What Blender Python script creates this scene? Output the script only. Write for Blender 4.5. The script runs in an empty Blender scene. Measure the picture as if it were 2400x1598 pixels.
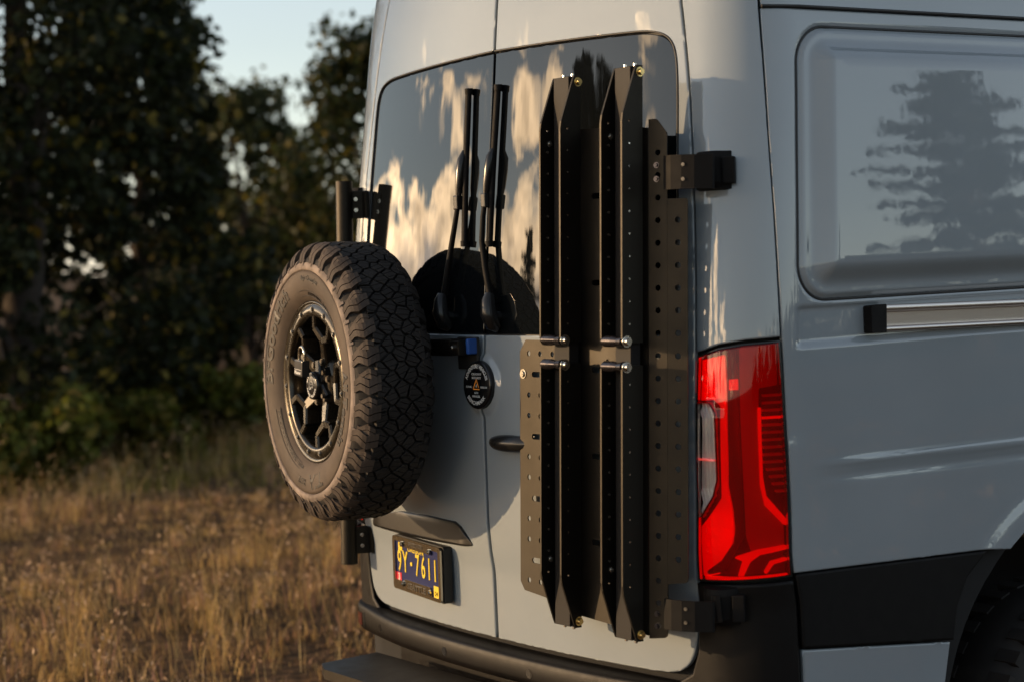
import bpy, bmesh, math, random, bisect
import numpy as np
from mathutils import Vector, Matrix
from mathutils.geometry import delaunay_2d_cdt

random.seed(7); rng = np.random.default_rng(11)
scene = bpy.context.scene
COL = scene.collection

# ------------------------------------------------------------------ camera
CAM_YAW, CAM_PITCH, CAM_ROLL = 0.616968, -0.044464, -0.040143
CAM_LOC = Vector((4.181275, -2.876075, 1.760014))
def cam_axes():
    f = Vector((-math.cos(CAM_YAW)*math.cos(CAM_PITCH), math.sin(CAM_YAW)*math.cos(CAM_PITCH), math.sin(CAM_PITCH)))
    r = f.cross(Vector((0, 0, 1))).normalized(); u = r.cross(f)
    c, s = math.cos(CAM_ROLL), math.sin(CAM_ROLL)
    return r*c+u*s, u*c-r*s, f
_r, _u, _f = cam_axes()
cd = bpy.data.cameras.new('camera'); cam = bpy.data.objects.new('camera', cd); COL.objects.link(cam)
cam.matrix_world = Matrix(((_r.x, _u.x, -_f.x, CAM_LOC.x), (_r.y, _u.y, -_f.y, CAM_LOC.y), (_r.z, _u.z, -_f.z, CAM_LOC.z), (0, 0, 0, 1)))
cd.sensor_width = 36.0; cd.lens = 66.0; cd.clip_start = 0.05; cd.clip_end = 2000
cd.dof.use_dof = True; cd.dof.focus_distance = 4.95; cd.dof.aperture_fstop = 2.6; cd.dof.aperture_blades = 9
scene.camera = cam

# ------------------------------------------------------------------ light
SUN_AZ, SUN_EL = math.radians(40.5), math.radians(10.5)     # azimuth measured from -Y towards -X
sun_dir = Vector((-math.sin(SUN_AZ)*math.cos(SUN_EL), -math.cos(SUN_AZ)*math.cos(SUN_EL), math.sin(SUN_EL)))  # towards the sun
sl = bpy.data.lights.new('sun', 'SUN'); sl.energy = 3.2; sl.angle = math.radians(0.6); sl.color = (1.0, 0.66, 0.35)
so = bpy.data.objects.new('sun', sl); COL.objects.link(so); so.rotation_euler = sun_dir.to_track_quat('Z', 'Y').to_euler()
world = bpy.data.worlds.new('World'); scene.world = world; world.use_nodes = True
wt = world.node_tree; wn = wt.nodes; wl = wt.links
for n in list(wn): wn.remove(n)
def N(t, **kw):
    n = wn.new(t)
    for k, v in kw.items(): setattr(n, k, v)
    return n
out = N('ShaderNodeOutputWorld'); bg = N('ShaderNodeBackground'); sky = N('ShaderNodeTexSky')
sky.sky_type = 'NISHITA'; sky.sun_disc = False; sky.sun_elevation = SUN_EL; sky.sun_rotation = math.atan2(sun_dir.x, sun_dir.y)
sky.air_density = 1.0; sky.dust_density = 0.15; sky.ozone_density = 1.5
tc = N('ShaderNodeTexCoord')
mp = N('ShaderNodeMapping'); mp.inputs['Scale'].default_value = (1, 1, 1.55); mp.inputs['Location'].default_value = (7.7, .3, 3.0)
wl.new(tc.outputs['Generated'], mp.inputs['Vector'])
n1 = N('ShaderNodeTexNoise'); n1.inputs['Scale'].default_value = 7.5; n1.inputs['Detail'].default_value = 9; n1.inputs['Roughness'].default_value = .58; n1.inputs['Distortion'].default_value = .35
wl.new(mp.outputs[0], n1.inputs['Vector'])
n2 = N('ShaderNodeTexNoise'); n2.inputs['Scale'].default_value = 26; n2.inputs['Detail'].default_value = 6; n2.inputs['Roughness'].default_value = .6
wl.new(mp.outputs[0], n2.inputs['Vector'])
# cloud bank lies on the sunset side of the sky: cover falls off away from the sun's azimuth
dp = N('ShaderNodeVectorMath', operation='DOT_PRODUCT'); dp.inputs[1].default_value = (sun_dir.x, sun_dir.y, 0)
wl.new(tc.outputs['Generated'], dp.inputs[0])
cov = N('ShaderNodeMapRange'); cov.inputs[1].default_value = .30; cov.inputs[2].default_value = .72; cov.inputs[3].default_value = -.24; cov.inputs[4].default_value = .060
wl.new(dp.outputs['Value'], cov.inputs[0])
ad = N('ShaderNodeMath', operation='ADD'); wl.new(n1.outputs[0], ad.inputs[0]); wl.new(cov.outputs[0], ad.inputs[1])
sepv = N('ShaderNodeSeparateXYZ'); wl.new(tc.outputs['Generated'], sepv.inputs[0])
lay = N('ShaderNodeMapRange'); lay.inputs[1].default_value = .07; lay.inputs[2].default_value = .27; lay.inputs[3].default_value = .13; lay.inputs[4].default_value = -.20
wl.new(sepv.outputs['Z'], lay.inputs[0])
ad2 = N('ShaderNodeMath', operation='ADD'); wl.new(ad.outputs[0], ad2.inputs[0]); wl.new(lay.outputs[0], ad2.inputs[1])
den = N('ShaderNodeMapRange'); den.inputs[1].default_value = .535; den.inputs[2].default_value = .62
wl.new(ad2.outputs[0], den.inputs[0])
thick = N('ShaderNodeMapRange'); thick.inputs[1].default_value = .57; thick.inputs[2].default_value = .80
wl.new(ad2.outputs[0], thick.inputs[0])
ccol = N('ShaderNodeMix', data_type='RGBA'); ccol.inputs['A'].default_value = (54, 37.5, 21.5, 1); ccol.inputs['B'].default_value = (11.5, 9.6, 8.0, 1)
wl.new(thick.outputs[0], ccol.inputs['Factor'])
mod = N('ShaderNodeMapRange'); mod.inputs[1].default_value = .3; mod.inputs[2].default_value = .7; mod.inputs[3].default_value = .55; mod.inputs[4].default_value = 1.35
wl.new(n2.outputs[0], mod.inputs[0])
sunward = N('ShaderNodeMapRange'); sunward.inputs[1].default_value = -.5; sunward.inputs[2].default_value = 1.0; sunward.inputs[3].default_value = .22; sunward.inputs[4].default_value = 1.15
wl.new(dp.outputs['Value'], sunward.inputs[0])
mm = N('ShaderNodeMath', operation='MULTIPLY'); wl.new(mod.outputs[0], mm.inputs[0]); wl.new(sunward.outputs[0], mm.inputs[1])
csc = N('ShaderNodeVectorMath', operation='SCALE'); wl.new(ccol.outputs['Result'], csc.inputs[0]); wl.new(mm.outputs[0], csc.inputs['Scale'])
mixs = N('ShaderNodeMix', data_type='RGBA'); wl.new(den.outputs[0], mixs.inputs['Factor']); hs_ = N('ShaderNodeHueSaturation'); hs_.inputs['Saturation'].default_value = .5; wl.new(sky.outputs[0], hs_.inputs['Color']); wl.new(hs_.outputs[0], mixs.inputs['A'])
wl.new(csc.outputs[0], mixs.inputs['B'])
wl.new(mixs.outputs['Result'], bg.inputs['Color']); bg.inputs['Strength'].default_value = 0.15
wl.new(bg.outputs[0], out.inputs['Surface'])

scene.view_settings.view_transform = 'Standard'; scene.view_settings.look = 'None'
scene.view_settings.exposure = 0.55; scene.view_settings.gamma = 1.0; scene.view_settings.use_curve_mapping = False
scene.render.engine = 'CYCLES'
scene.cycles.max_bounces = 8; scene.cycles.transparent_max_bounces = 10; scene.cycles.glossy_bounces = 5
scene.cycles.use_denoising = True; scene.cycles.sample_clamp_indirect = 8

# ------------------------------------------------------------------ helpers
def mat(name, color=(.5, .5, .5), rough=.5, metal=0., coat=0., coat_rough=.03, ior=1.5, spec=.5, bump=0., bscale=200., cvar=0., cscale=8., rvar=0., vcol=False, rscale=30., cvar2=None):
    m = bpy.data.materials.new(name); m.use_nodes = True
    nt = m.node_tree; b = nt.nodes['Principled BSDF']
    b.inputs['Base Color'].default_value = (*color, 1); b.inputs['Roughness'].default_value = rough; b.inputs['Metallic'].default_value = metal
    b.inputs['Coat Weight'].default_value = coat; b.inputs['Coat Roughness'].default_value = coat_rough
    b.inputs['IOR'].default_value = ior; b.inputs['Specular IOR Level'].default_value = spec
    tcn = nt.nodes.new('ShaderNodeTexCoord')
    if cvar > 0:
        nz = nt.nodes.new('ShaderNodeTexNoise'); nz.inputs['Scale'].default_value = cscale; nz.inputs['Detail'].default_value = 5
        nt.links.new(tcn.outputs['Object'], nz.inputs['Vector'])
        mx = nt.nodes.new('ShaderNodeMix'); mx.data_type = 'RGBA'
        a = tuple(c*(1-cvar) for c in color); c2 = cvar2 or tuple(min(1, c*(1+cvar)) for c in color)
        mx.inputs['A'].default_value = (*a, 1); mx.inputs['B'].default_value = (*c2, 1)
        rr = nt.nodes.new('ShaderNodeMapRange'); rr.inputs[1].default_value = .32; rr.inputs[2].default_value = .68
        nt.links.new(nz.outputs[0], rr.inputs[0]); nt.links.new(rr.outputs[0], mx.inputs['Factor']); nt.links.new(mx.outputs['Result'], b.inputs['Base Color'])
    if vcol:
        at = nt.nodes.new('ShaderNodeAttribute'); at.attribute_name = 'Col'
        nt.links.new(at.outputs['Color'], b.inputs['Base Color'])
    if rvar > 0:
        nz = nt.nodes.new('ShaderNodeTexNoise'); nz.inputs['Scale'].default_value = rscale; nz.inputs['Detail'].default_value = 6
        nt.links.new(tcn.outputs['Object'], nz.inputs['Vector'])
        rr = nt.nodes.new('ShaderNodeMapRange'); rr.inputs[1].default_value = .3; rr.inputs[2].default_value = .7; rr.inputs[3].default_value = max(0, rough-rvar); rr.inputs[4].default_value = min(1, rough+rvar)
        nt.links.new(nz.outputs[0], rr.inputs[0]); nt.links.new(rr.outputs[0], b.inputs['Roughness'])
    if bump > 0:
        nz = nt.nodes.new('ShaderNodeTexNoise'); nz.inputs['Scale'].default_value = bscale; nz.inputs['Detail'].default_value = 3
        nt.links.new(tcn.outputs['Object'], nz.inputs['Vector'])
        bp = nt.nodes.new('ShaderNodeBump'); bp.inputs['Strength'].default_value = bump; bp.inputs['Distance'].default_value = .002
        nt.links.new(nz.outputs[0], bp.inputs['Height']); nt.links.new(bp.outputs[0], b.inputs['Normal'])
    return m

def mat_lens(name, tint, gloss_ior=1.5, body=None):
    m = bpy.data.materials.new(name); m.use_nodes = True; nt = m.node_tree
    for n in list(nt.nodes): nt.nodes.remove(n)
    o = nt.nodes.new('ShaderNodeOutputMaterial'); tr = nt.nodes.new('ShaderNodeBsdfTransparent'); gl = nt.nodes.new('ShaderNodeBsdfGlossy'); mx = nt.nodes.new('ShaderNodeMixShader'); fr = nt.nodes.new('ShaderNodeFresnel')
    tr.inputs[0].default_value = (*tint, 1); gl.inputs['Roughness'].default_value = .02; fr.inputs[0].default_value = gloss_ior
    src = tr
    if body:
        df = nt.nodes.new('ShaderNodeBsdfDiffuse'); df.inputs[0].default_value = (*body, 1); tl = nt.nodes.new('ShaderNodeBsdfTranslucent'); tl.inputs[0].default_value = (*body, 1)
        m1 = nt.nodes.new('ShaderNodeMixShader'); m1.inputs[0].default_value = .35; nt.links.new(df.outputs[0], m1.inputs[1]); nt.links.new(tl.outputs[0], m1.inputs[2])
        m2 = nt.nodes.new('ShaderNodeMixShader'); m2.inputs[0].default_value = .22; nt.links.new(tr.outputs[0], m2.inputs[1]); nt.links.new(m1.outputs[0], m2.inputs[2]); src = m2
    nt.links.new(fr.outputs[0], mx.inputs[0]); nt.links.new(src.outputs[0], mx.inputs[1]); nt.links.new(gl.outputs[0], mx.inputs[2]); nt.links.new(mx.outputs[0], o.inputs[0])
    return m

M = {}
M['paint'] = mat('blue_grey_paint', (.264, .303, .332), .6, 0, 1.0, .02, spec=.15, cvar=.05, cscale=2.2)
_b = M['paint'].node_tree.nodes['Principled BSDF']; _b.inputs['Coat IOR'].default_value = 1.7
_nt = M['paint'].node_tree; _t = _nt.nodes.new('ShaderNodeTexCoord'); _z = _nt.nodes.new('ShaderNodeTexNoise'); _z.inputs['Scale'].default_value = 5.5; _z.inputs['Detail'].default_value = 3; _bm = _nt.nodes.new('ShaderNodeBump'); _bm.inputs['Strength'].default_value = .14; _bm.inputs['Distance'].default_value = .004
_nt.links.new(_t.outputs['Object'], _z.inputs['Vector']); _nt.links.new(_z.outputs[0], _bm.inputs['Height']); _nt.links.new(_bm.outputs[0], _b.inputs['Coat Normal'])
M['gap'] = mat('black_gap', (.006, .006, .006), .8)
M['shell'] = mat('inner_shell', (.008, .008, .008), .9)
M['glass'] = mat('privacy_glass', (.004, .005, .006), .012, 0, 0.0, .008, 1.55)
_nt = M['glass'].node_tree; _t = _nt.nodes.new('ShaderNodeTexCoord'); _m = _nt.nodes.new('ShaderNodeMapping'); _m.inputs['Scale'].default_value = (22, 22, 4.5)
_z = _nt.nodes.new('ShaderNodeTexNoise'); _z.inputs['Scale'].default_value = 1.0; _z.inputs['Detail'].default_value = 2; _b = _nt.nodes.new('ShaderNodeBump'); _b.inputs['Strength'].default_value = .03; _b.inputs['Distance'].default_value = .004
_nt.links.new(_t.outputs['Object'], _m.inputs[0]); _nt.links.new(_m.outputs[0], _z.inputs['Vector']); _nt.links.new(_z.outputs[0], _b.inputs['Height'])
for _i in ('Normal', 'Coat Normal'): _nt.links.new(_b.outputs[0], _nt.nodes['Principled BSDF'].inputs[_i])
M['seal'] = mat('rubber_seal', (.012, .012, .012), .55)
M['plastic'] = mat('textured_black_plastic', (.0055, .005, .005), .62, spec=.15, bump=.25, bscale=900, rvar=.06)
M['bumper'] = mat('grained_bumper_plastic', (.0035, .003, .003), .44, spec=.2, bump=.3, bscale=800, rvar=.05, cvar=.3, cscale=3)
M['beam'] = mat('matte_black_beam', (.014, .0125, .012), .6, spec=.2)
M['gloss_plastic'] = mat('gloss_black_plastic', (.012, .012, .012), .25)
M['powder'] = mat('black_powder_coat', (.0045, .004, .0037), .46, spec=.34, bump=.18, bscale=1100, rvar=.05, rscale=14)
M['powder'].node_tree.nodes['Principled BSDF'].inputs['Specular Tint'].default_value = (1, .88, .70, 1)
M['steel'] = mat('zinc_steel', (.62, .60, .55), .24, 1.0)
M['zinc_yellow'] = mat('yellow_zinc', (.70, .52, .22), .3, 1.0)
M['roller'] = mat('worn_black_roller', (.06, .055, .06), .24, .85, rvar=.08)
M['chrome'] = mat('chrome', (.60, .55, .45), .16, 1.0)
M['alu'] = mat('satin_aluminium', (.66, .60, .55), .33, 1.0)
M['tyre'] = mat('tyre_rubber', (.018, .016, .015), .72, spec=.35, cvar=.35, cscale=9, bump=.25, bscale=600)
M['dusty'] = mat('dusty_sidewall_rubber', (.074, .056, .043), .72, spec=.3, cvar=.38, cscale=7, bump=.2, bscale=500)
M['ridge'] = mat('scuffed_rubber_ridge', (.20, .16, .135), .75, spec=.3, cvar=.4, cscale=22, bump=.3, bscale=400)
M['letter'] = mat('raised_rubber_lettering', (.016, .014, .013), .55)
M['lug'] = mat('dusty_tread_lug', (.055, .042, .034), .74, spec=.3, cvar=.4, cscale=14, bump=.25, bscale=500)
M['wheel'] = mat('satin_bronze_black_wheel', (.042, .035, .024), .28, .75, coat=.35, rvar=.05)
M['wheel_dark'] = mat('black_wheel_barrel', (.010, .010, .010), .4)
M['bolt_dark'] = mat('dark_bolt', (.17, .15, .125), .34, .9)
M['white'] = mat('white_print', (.62, .62, .60), .5)
M['orange'] = mat('orange_print', (.85, .30, .04), .5)
M['badge'] = mat('badge_black', (.006, .006, .007), .25)
M['plate_blue'] = mat('plate_blue', (.012, .018, .085), .5, spec=.15)
M['plate_yellow'] = mat('plate_yellow', (.72, .54, .02), .45)
M['sticker_red'] = mat('sticker_red', (.55, .012, .03), .4)
M['blue_pad'] = mat('blue_rubber_pad', (.012, .075, .32), .5)
M['lens_red'] = mat_lens('red_lens', (1.0, .004, .003), 1.5, (.95, .006, .004))
M['lens_clear'] = mat_lens('clear_lens', (.93, .93, .92))
M['reflector'] = mat('lamp_reflector', (.95, .94, .93), .24, .55, bump=.9, bscale=95)
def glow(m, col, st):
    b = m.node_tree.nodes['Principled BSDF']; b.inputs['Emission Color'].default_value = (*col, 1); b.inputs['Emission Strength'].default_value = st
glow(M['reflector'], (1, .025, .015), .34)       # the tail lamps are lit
M['lamp_mid'] = mat('lamp_housing_mid', (.30, .30, .30), .45)
M['lamp_dark'] = mat('lamp_housing_dark', (.045, .045, .045), .4)
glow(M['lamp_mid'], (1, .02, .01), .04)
M['garnish'] = mat('satin_black_garnish', (.010, .009, .008), .36, spec=.6)
M['lamp_fog'] = mat('ribbed_reverse_reflector', (.72, .69, .67), .28, .35)
M['red_reflex'] = mat('red_reflector', (.05, .004, .006), .25, coat=.4)
M['brass'] = mat('padlock_body', (.03, .03, .032), .3, .3)

def link(o, parent=None):
    COL.objects.link(o)
    if parent is not None: o.parent = parent
    return o
def empty(name, loc=(0, 0, 0)):
    o = bpy.data.objects.new(name, None); o.location = loc; o.empty_display_size = .1
    return link(o)
def tag(o, label=None, cat=None, group=None, kind=None):
    if label: o['label'] = label
    if cat: o['category'] = cat
    if group: o['group'] = group
    if kind: o['kind'] = kind
    return o
def obj(name, mesh, m, parent=None):
    o = bpy.data.objects.new(name, mesh)
    if m is not None:
        mesh.materials.clear()
        for q in (m if isinstance(m, (list, tuple)) else [m]): mesh.materials.append(q)
    return link(o, parent)
def copy_tree(o, parent=None):
    c = o.copy(); link(c)
    c.parent = parent
    for ch in list(o.children): copy_tree(ch, c)
    return c

class MB:
    def __init__(s): s.v = []; s.f = []; s.sm = []
    def add(s, vs, fs, smooth=False):
        b = len(s.v); s.v += [tuple(v) for v in vs]
        for f in fs: s.f.append(tuple(i+b for i in f)); s.sm.append(smooth)
    def box(s, c, size, m=None, bev=0.):
        hx, hy, hz = size[0]/2, size[1]/2, size[2]/2
        if bev <= 0:
            vs = [Vector((x, y, z)) for x in (-hx, hx) for y in (-hy, hy) for z in (-hz, hz)]
            fs = [(0, 1, 3, 2), (4, 6, 7, 5), (0, 4, 5, 1), (2, 3, 7, 6), (0, 2, 6, 4), (1, 5, 7, 3)]
        else:
            bm = bmesh.new(); bmesh.ops.create_cube(bm, size=1.)
            for v in bm.verts: v.co = Vector((v.co.x*size[0], v.co.y*size[1], v.co.z*size[2]))
            bmesh.ops.bevel(bm, geom=list(bm.edges), offset=bev, segments=2, affect='EDGES', profile=.6)
            bm.verts.index_update(); vs = [v.co.copy() for v in bm.verts]; fs = [tuple(v.index for v in f.verts) for f in bm.faces]; bm.free()
        if m is not None: vs = [m @ v for v in vs]
        s.add([v+Vector(c) for v in vs], fs, False)
    def cyl(s, a, b, r, n=16, r2=None, caps=True, smooth=True):
        a = Vector(a); b = Vector(b); r2 = r if r2 is None else r2
        d = (b-a).normalized(); t = Vector((0, 0, 1)) if abs(d.z) < .9 else Vector((1, 0, 0))
        u = d.cross(t).normalized(); w = d.cross(u)
        vs = []
        for p, rr in ((a, r), (b, r2)):
            for i in range(n):
                q = 2*math.pi*i/n; vs.append(p+(u*math.cos(q)+w*math.sin(q))*rr)
        s.add(vs, [(i, (i+1) % n, n+(i+1) % n, n+i) for i in range(n)], smooth)
        if caps:
            s.add(vs[:n], [tuple(range(n-1, -1, -1))]); s.add(vs[n:], [tuple(range(n))])
    def tube(s, pts, r, n=10, caps=True, radii=None):
        pts = [Vector(p) for p in pts]; rings = []
        t0 = (pts[1]-pts[0]).normalized(); up = Vector((0, 0, 1)) if abs(t0.z) < .9 else Vector((1, 0, 0))
        u = t0.cross(up).normalized()
        for i, p in enumerate(pts):
            t = (pts[min(i+1, len(pts)-1)]-pts[max(i-1, 0)]).normalized()
            u = (u-t*u.dot(t)).normalized(); w = t.cross(u)
            rr = radii[i] if radii else r
            rings.append([p+(u*math.cos(2*math.pi*k/n)+w*math.sin(2*math.pi*k/n))*rr for k in range(n)])
        vs = [v for r_ in rings for v in r_]; fs = []
        for i in range(len(pts)-1):
            for k in range(n): fs.append((i*n+k, i*n+(k+1) % n, (i+1)*n+(k+1) % n, (i+1)*n+k))
        s.add(vs, fs, True)
        if caps:
            s.add(rings[0], [tuple(range(n-1, -1, -1))]); s.add(rings[-1], [tuple(range(n))])
    def lathe(s, prof, axis_m=None, n=96, smooth=True, closed=False):
        # prof: list of (y, r) around local Y axis
        vs = []; L = len(prof)
        for i in range(n):
            q = 2*math.pi*i/n
            for y, r in prof:
                v = Vector((r*math.cos(q), y, r*math.sin(q))); vs.append(axis_m @ v if axis_m else v)
        fs = []
        for i in range(n):
            j = (i+1) % n
            for k in range(L-1+(1 if closed else 0)):
                k2 = (k+1) % L; fs.append((i*L+k, i*L+k2, j*L+k2, j*L+k))
        s.add(vs, fs, smooth)
    def prism(s, poly, fn0, fn1, smooth=False):
        n = len(poly); vs = [fn0(p) for p in poly]+[fn1(p) for p in poly]
        s.add(vs, [tuple(range(n-1, -1, -1)), tuple(range(n, 2*n))]+[(i, (i+1) % n, n+(i+1) % n, n+i) for i in range(n)], smooth)
    def xform(s, m): s.v = [tuple(m @ Vector(v)) for v in s.v]
    def mesh(s, name):
        me = bpy.data.meshes.new(name); me.from_pydata(s.v, [], s.f)
        me.polygons.foreach_set('use_smooth', s.sm); me.update()
        return me
    def build(s, name, m, parent=None, sharp=None, weld=True):
        me = s.mesh(name)
        if weld:
            bm = bmesh.new(); bm.from_mesh(me); bmesh.ops.recalc_face_normals(bm, faces=list(bm.faces)); bm.to_mesh(me); bm.free()
        o = obj(name, me, m, parent)
        return o

def pip(poly, x, y):
    ins = np.zeros(x.shape, bool); n = len(poly); j = n-1
    for i in range(n):
        xi, yi = poly[i]; xj, yj = poly[j]
        c = ((yi > y) != (yj > y))
        with np.errstate(divide='ignore', invalid='ignore'):
            xx = (xj-xi)*(y-yi)/((yj-yi) if yj != yi else 1e-12)+xi
        ins ^= c & (x < xx); j = i
    return ins
def area(poly): return .5*sum(poly[i][0]*poly[(i+1) % len(poly)][1]-poly[(i+1) % len(poly)][0]*poly[i][1] for i in range(len(poly)))
def resample(poly, step, closed=True):
    o = []; n = len(poly)
    for i in range(n if closed else n-1):
        a = poly[i]; b = poly[(i+1) % n]; L = math.dist(a, b); k = max(1, int(math.ceil(L/step)))
        for q in range(k): o.append((a[0]+(b[0]-a[0])*q/k, a[1]+(b[1]-a[1])*q/k))
    if not closed: o.append(poly[-1])
    return o
def fillet(poly, rads, seg=6):
    """round the corners of a polygon; rads: one radius or a list"""
    n = len(poly); o = []
    for i in range(n):
        r = rads[i] if isinstance(rads, (list, tuple)) else rads
        p = Vector(poly[i]); a = Vector(poly[i-1])-p; b = Vector(poly[(i+1) % n])-p
        if r <= 0: o.append(tuple(p)); continue
        la, lb = a.length, b.length; a.normalize(); b.normalize()
        ang = a.angle(b)
        if ang > 3.05: o.append(tuple(p)); continue
        d = min(r/math.tan(ang/2), la*.48, lb*.48)
        p0 = p+a*d; p1 = p+b*d
        for q in range(seg+1):
            t = q/seg; o.append(tuple(p0*(1-t)**2+p*2*t*(1-t)+p1*t*t))
    return o
def inset(poly, d):
    n = len(poly); o = []; sg = 1 if area(poly) > 0 else -1
    for i in range(n):
        a = Vector(poly[i-1]); p = Vector(poly[i]); b = Vector(poly[(i+1) % n])
        t1 = (p-a); t2 = (b-p)
        if t1.length < 1e-9 or t2.length < 1e-9: o.append(tuple(p)); continue
        t1.normalize(); t2.normalize()
        n1 = Vector((-t1.y, t1.x))*sg; n2 = Vector((-t2.y, t2.x))*sg
        m = n1+n2
        if m.length < 1e-4: m = n1
        m.normalize(); k = max(.5, m.dot(n1)); o.append(tuple(p+m*(d/k)))
    return o
def cdt(loops, interior=()):
    """triangulate outer loop minus hole loops; returns pts, tris"""
    V = []; Ed = []
    for lp in loops:
        b = len(V); V += [Vector((p[0], p[1])) for p in lp]; Ed += [(b+i, b+(i+1) % len(lp)) for i in range(len(lp))]
    V += [Vector((p[0], p[1])) for p in interior]
    vo, eo, fo, ov, oe, of = delaunay_2d_cdt(V, Ed, [], 0, 1e-7)
    pts = [(v.x, v.y) for v in vo]
    A = np.array(pts); T = np.array([f for f in fo if len(f) == 3])
    c = A[T].mean(1)
    keep = pip(loops[0], c[:, 0], c[:, 1])
    for h in loops[1:]: keep &= ~pip(h, c[:, 0], c[:, 1])
    T = T[keep]
    d = (A[T[:, 1]]-A[T[:, 0]]); e = (A[T[:, 2]]-A[T[:, 0]]); fl = (d[:, 0]*e[:, 1]-d[:, 1]*e[:, 0]) < 0
    T[fl] = T[fl][:, ::-1]
    return pts, T.tolist()

def plate2d(outline, holes, th, fn, bev=.0015):
    """flat plate with real holes: fn(x, y, d) maps 2d + depth to 3d; d=0 front, th back"""
    mb = MB()
    loops = [outline]+holes
    pts, tris = cdt(loops)
    mb.add([fn(x, y, 0) for x, y in pts], tris); mb.add([fn(x, y, th) for x, y in pts], [t[::-1] for t in tris])
    for lp in loops:
        n = len(lp); vs = [fn(x, y, 0) for x, y in lp]+[fn(x, y, th) for x, y in lp]
        mb.add(vs, [(i, (i+1) % n, n+(i+1) % n, n+i) for i in range(n)])
    return mb
def circle(cx, cy, r, n=14): return [(cx+r*math.cos(2*math.pi*i/n), cy+r*math.sin(2*math.pi*i/n)) for i in range(n)]
def slot(cx, cy, w, h, n=6):
    r = h/2; o = []
    for i in range(n+1): a = -math.pi/2+math.pi*i/n; o.append((cx+w/2-r+r*math.cos(a), cy+r*math.sin(a)))
    for i in range(n+1): a = math.pi/2+math.pi*i/n; o.append((cx-w/2+r+r*math.cos(a), cy+r*math.sin(a)))
    return o

_tc = {}
def text_data(s, size, ext=0., bold=0.):
    key = (s, size, ext, bold)
    if key in _tc: return _tc[key]
    cu = bpy.data.curves.new('t', 'FONT'); cu.body = s; cu.size = size; cu.extrude = ext; cu.offset = bold; cu.align_x = 'CENTER'; cu.align_y = 'CENTER'; cu.resolution_u = 3
    o = bpy.data.objects.new('t', cu); COL.objects.link(o)
    dg = bpy.context.evaluated_depsgraph_get(); dg.update()
    me = bpy.data.meshes.new_from_object(o.evaluated_get(dg))
    v = [tuple(x.co) for x in me.vertices]; f = [tuple(p.vertices) for p in me.polygons]
    bpy.data.objects.remove(o); bpy.data.curves.remove(cu); bpy.data.meshes.remove(me)
    _tc[key] = (v, f); return v, f
def text_flat(mb, s, size, fn, ext=.0005, bold=0., sx=1.):
    v, f = text_data(s, size, ext, bold); mb.add([fn(x*sx, y, z) for x, y, z in v], f)
def text_arc(mb, s, size, r, ang, fn, ext=.0005, bold=0., inward=False, sx=1.):
    """letters along a circle of radius r centred at angle ang (clockwise from top, seen from the front)"""
    v, f = text_data(s, size, ext, bold); o = []
    for x, y, z in v:
        x *= sx
        if not inward: a = ang+x/r; rr = r+y
        else: a = ang-x/r; rr = r-y
        o.append(fn(rr*math.sin(a), rr*math.cos(a), z))
    mb.add(o, f)

# ------------------------------------------------------------------ van body surface: P(s, z), s = length round the plan from the rear centre line
LZ = [(.3, .0), (.729, -.001), (.90, -.002), (.975, -.011), (1.06, -.016), (1.306, -.015), (1.55, -.003), (1.651, .005), (1.812, .019), (1.997, .036), (2.158, .053), (2.321, .069), (2.458, .084), (2.62, .11), (2.8, .15)]
def pchip(pts):
    xs = [p[0] for p in pts]; ys = [p[1] for p in pts]; n = len(xs)
    h = [xs[i+1]-xs[i] for i in range(n-1)]; d = [(ys[i+1]-ys[i])/h[i] for i in range(n-1)]
    m = [d[0]]+[0]*(n-2)+[d[-1]]
    for i in range(1, n-1):
        if d[i-1]*d[i] > 0:
            w1 = 2*h[i]+h[i-1]; w2 = h[i]+2*h[i-1]; m[i] = (w1+w2)/(w1/d[i-1]+w2/d[i])
    def f(x):
        if x <= xs[0]: return ys[0]
        if x >= xs[-1]: return ys[-1]
        i = bisect.bisect_right(xs, x)-1
        t = (x-xs[i])/h[i]
        return ys[i]*(1+2*t)*(1-t)**2+h[i]*m[i]*t*(1-t)**2+ys[i+1]*t*t*(3-2*t)-h[i]*m[i+1]*t*t*(1-t)
    return f
Lf = pchip(LZ)
CA, X0, RC = .11, .80, .19
TH0, TH1 = math.atan(2*CA*X0), math.radians(88.3)
def build_plan():
    pts = [(X0*i/160, CA*(X0*i/160)**2) for i in range(161)]
    cx = X0-RC*math.sin(TH0); cy = CA*X0*X0+RC*math.cos(TH0)
    for i in range(1, 121):
        t = TH0+(TH1-TH0)*i/120; pts.append((cx+RC*math.sin(t), cy-RC*math.cos(t)))
    x, y = pts[-1]
    for i in range(1, 41):
        l = 6.0*i/40; pts.append((x+l*math.cos(TH1) if l < 1.5 else x+1.5*math.cos(TH1), y+l*math.sin(TH1)))
    S = [0]
    for i in range(1, len(pts)): S.append(S[-1]+math.dist(pts[i], pts[i-1]))
    return S, pts
SS, PP = build_plan()
def plan(s):
    a = abs(s); i = min(max(bisect.bisect_right(SS, a)-1, 0), len(SS)-2); t = (a-SS[i])/(SS[i+1]-SS[i])
    x = PP[i][0]+(PP[i+1][0]-PP[i][0])*t; y = PP[i][1]+(PP[i+1][1]-PP[i][1])*t
    return (x if s >= 0 else -x), y
def wz(z): return 1-.055*(max(z-1.45, 0)/.9)**1.5
def P(s, z):
    x, y = plan(s); return Vector((x*wz(z), y+Lf(z), z))
def PN(s, z, e=.004):
    a = P(s+e, z)-P(s-e, z); b = P(s, z+e)-P(s, z-e); return a.cross(b).normalized()
def Q(s, z, off=0., disp=None):
    d = off+(disp(s, z) if disp else 0.)
    p = P(s, z)
    return p+PN(s, z)*d if d else p
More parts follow.
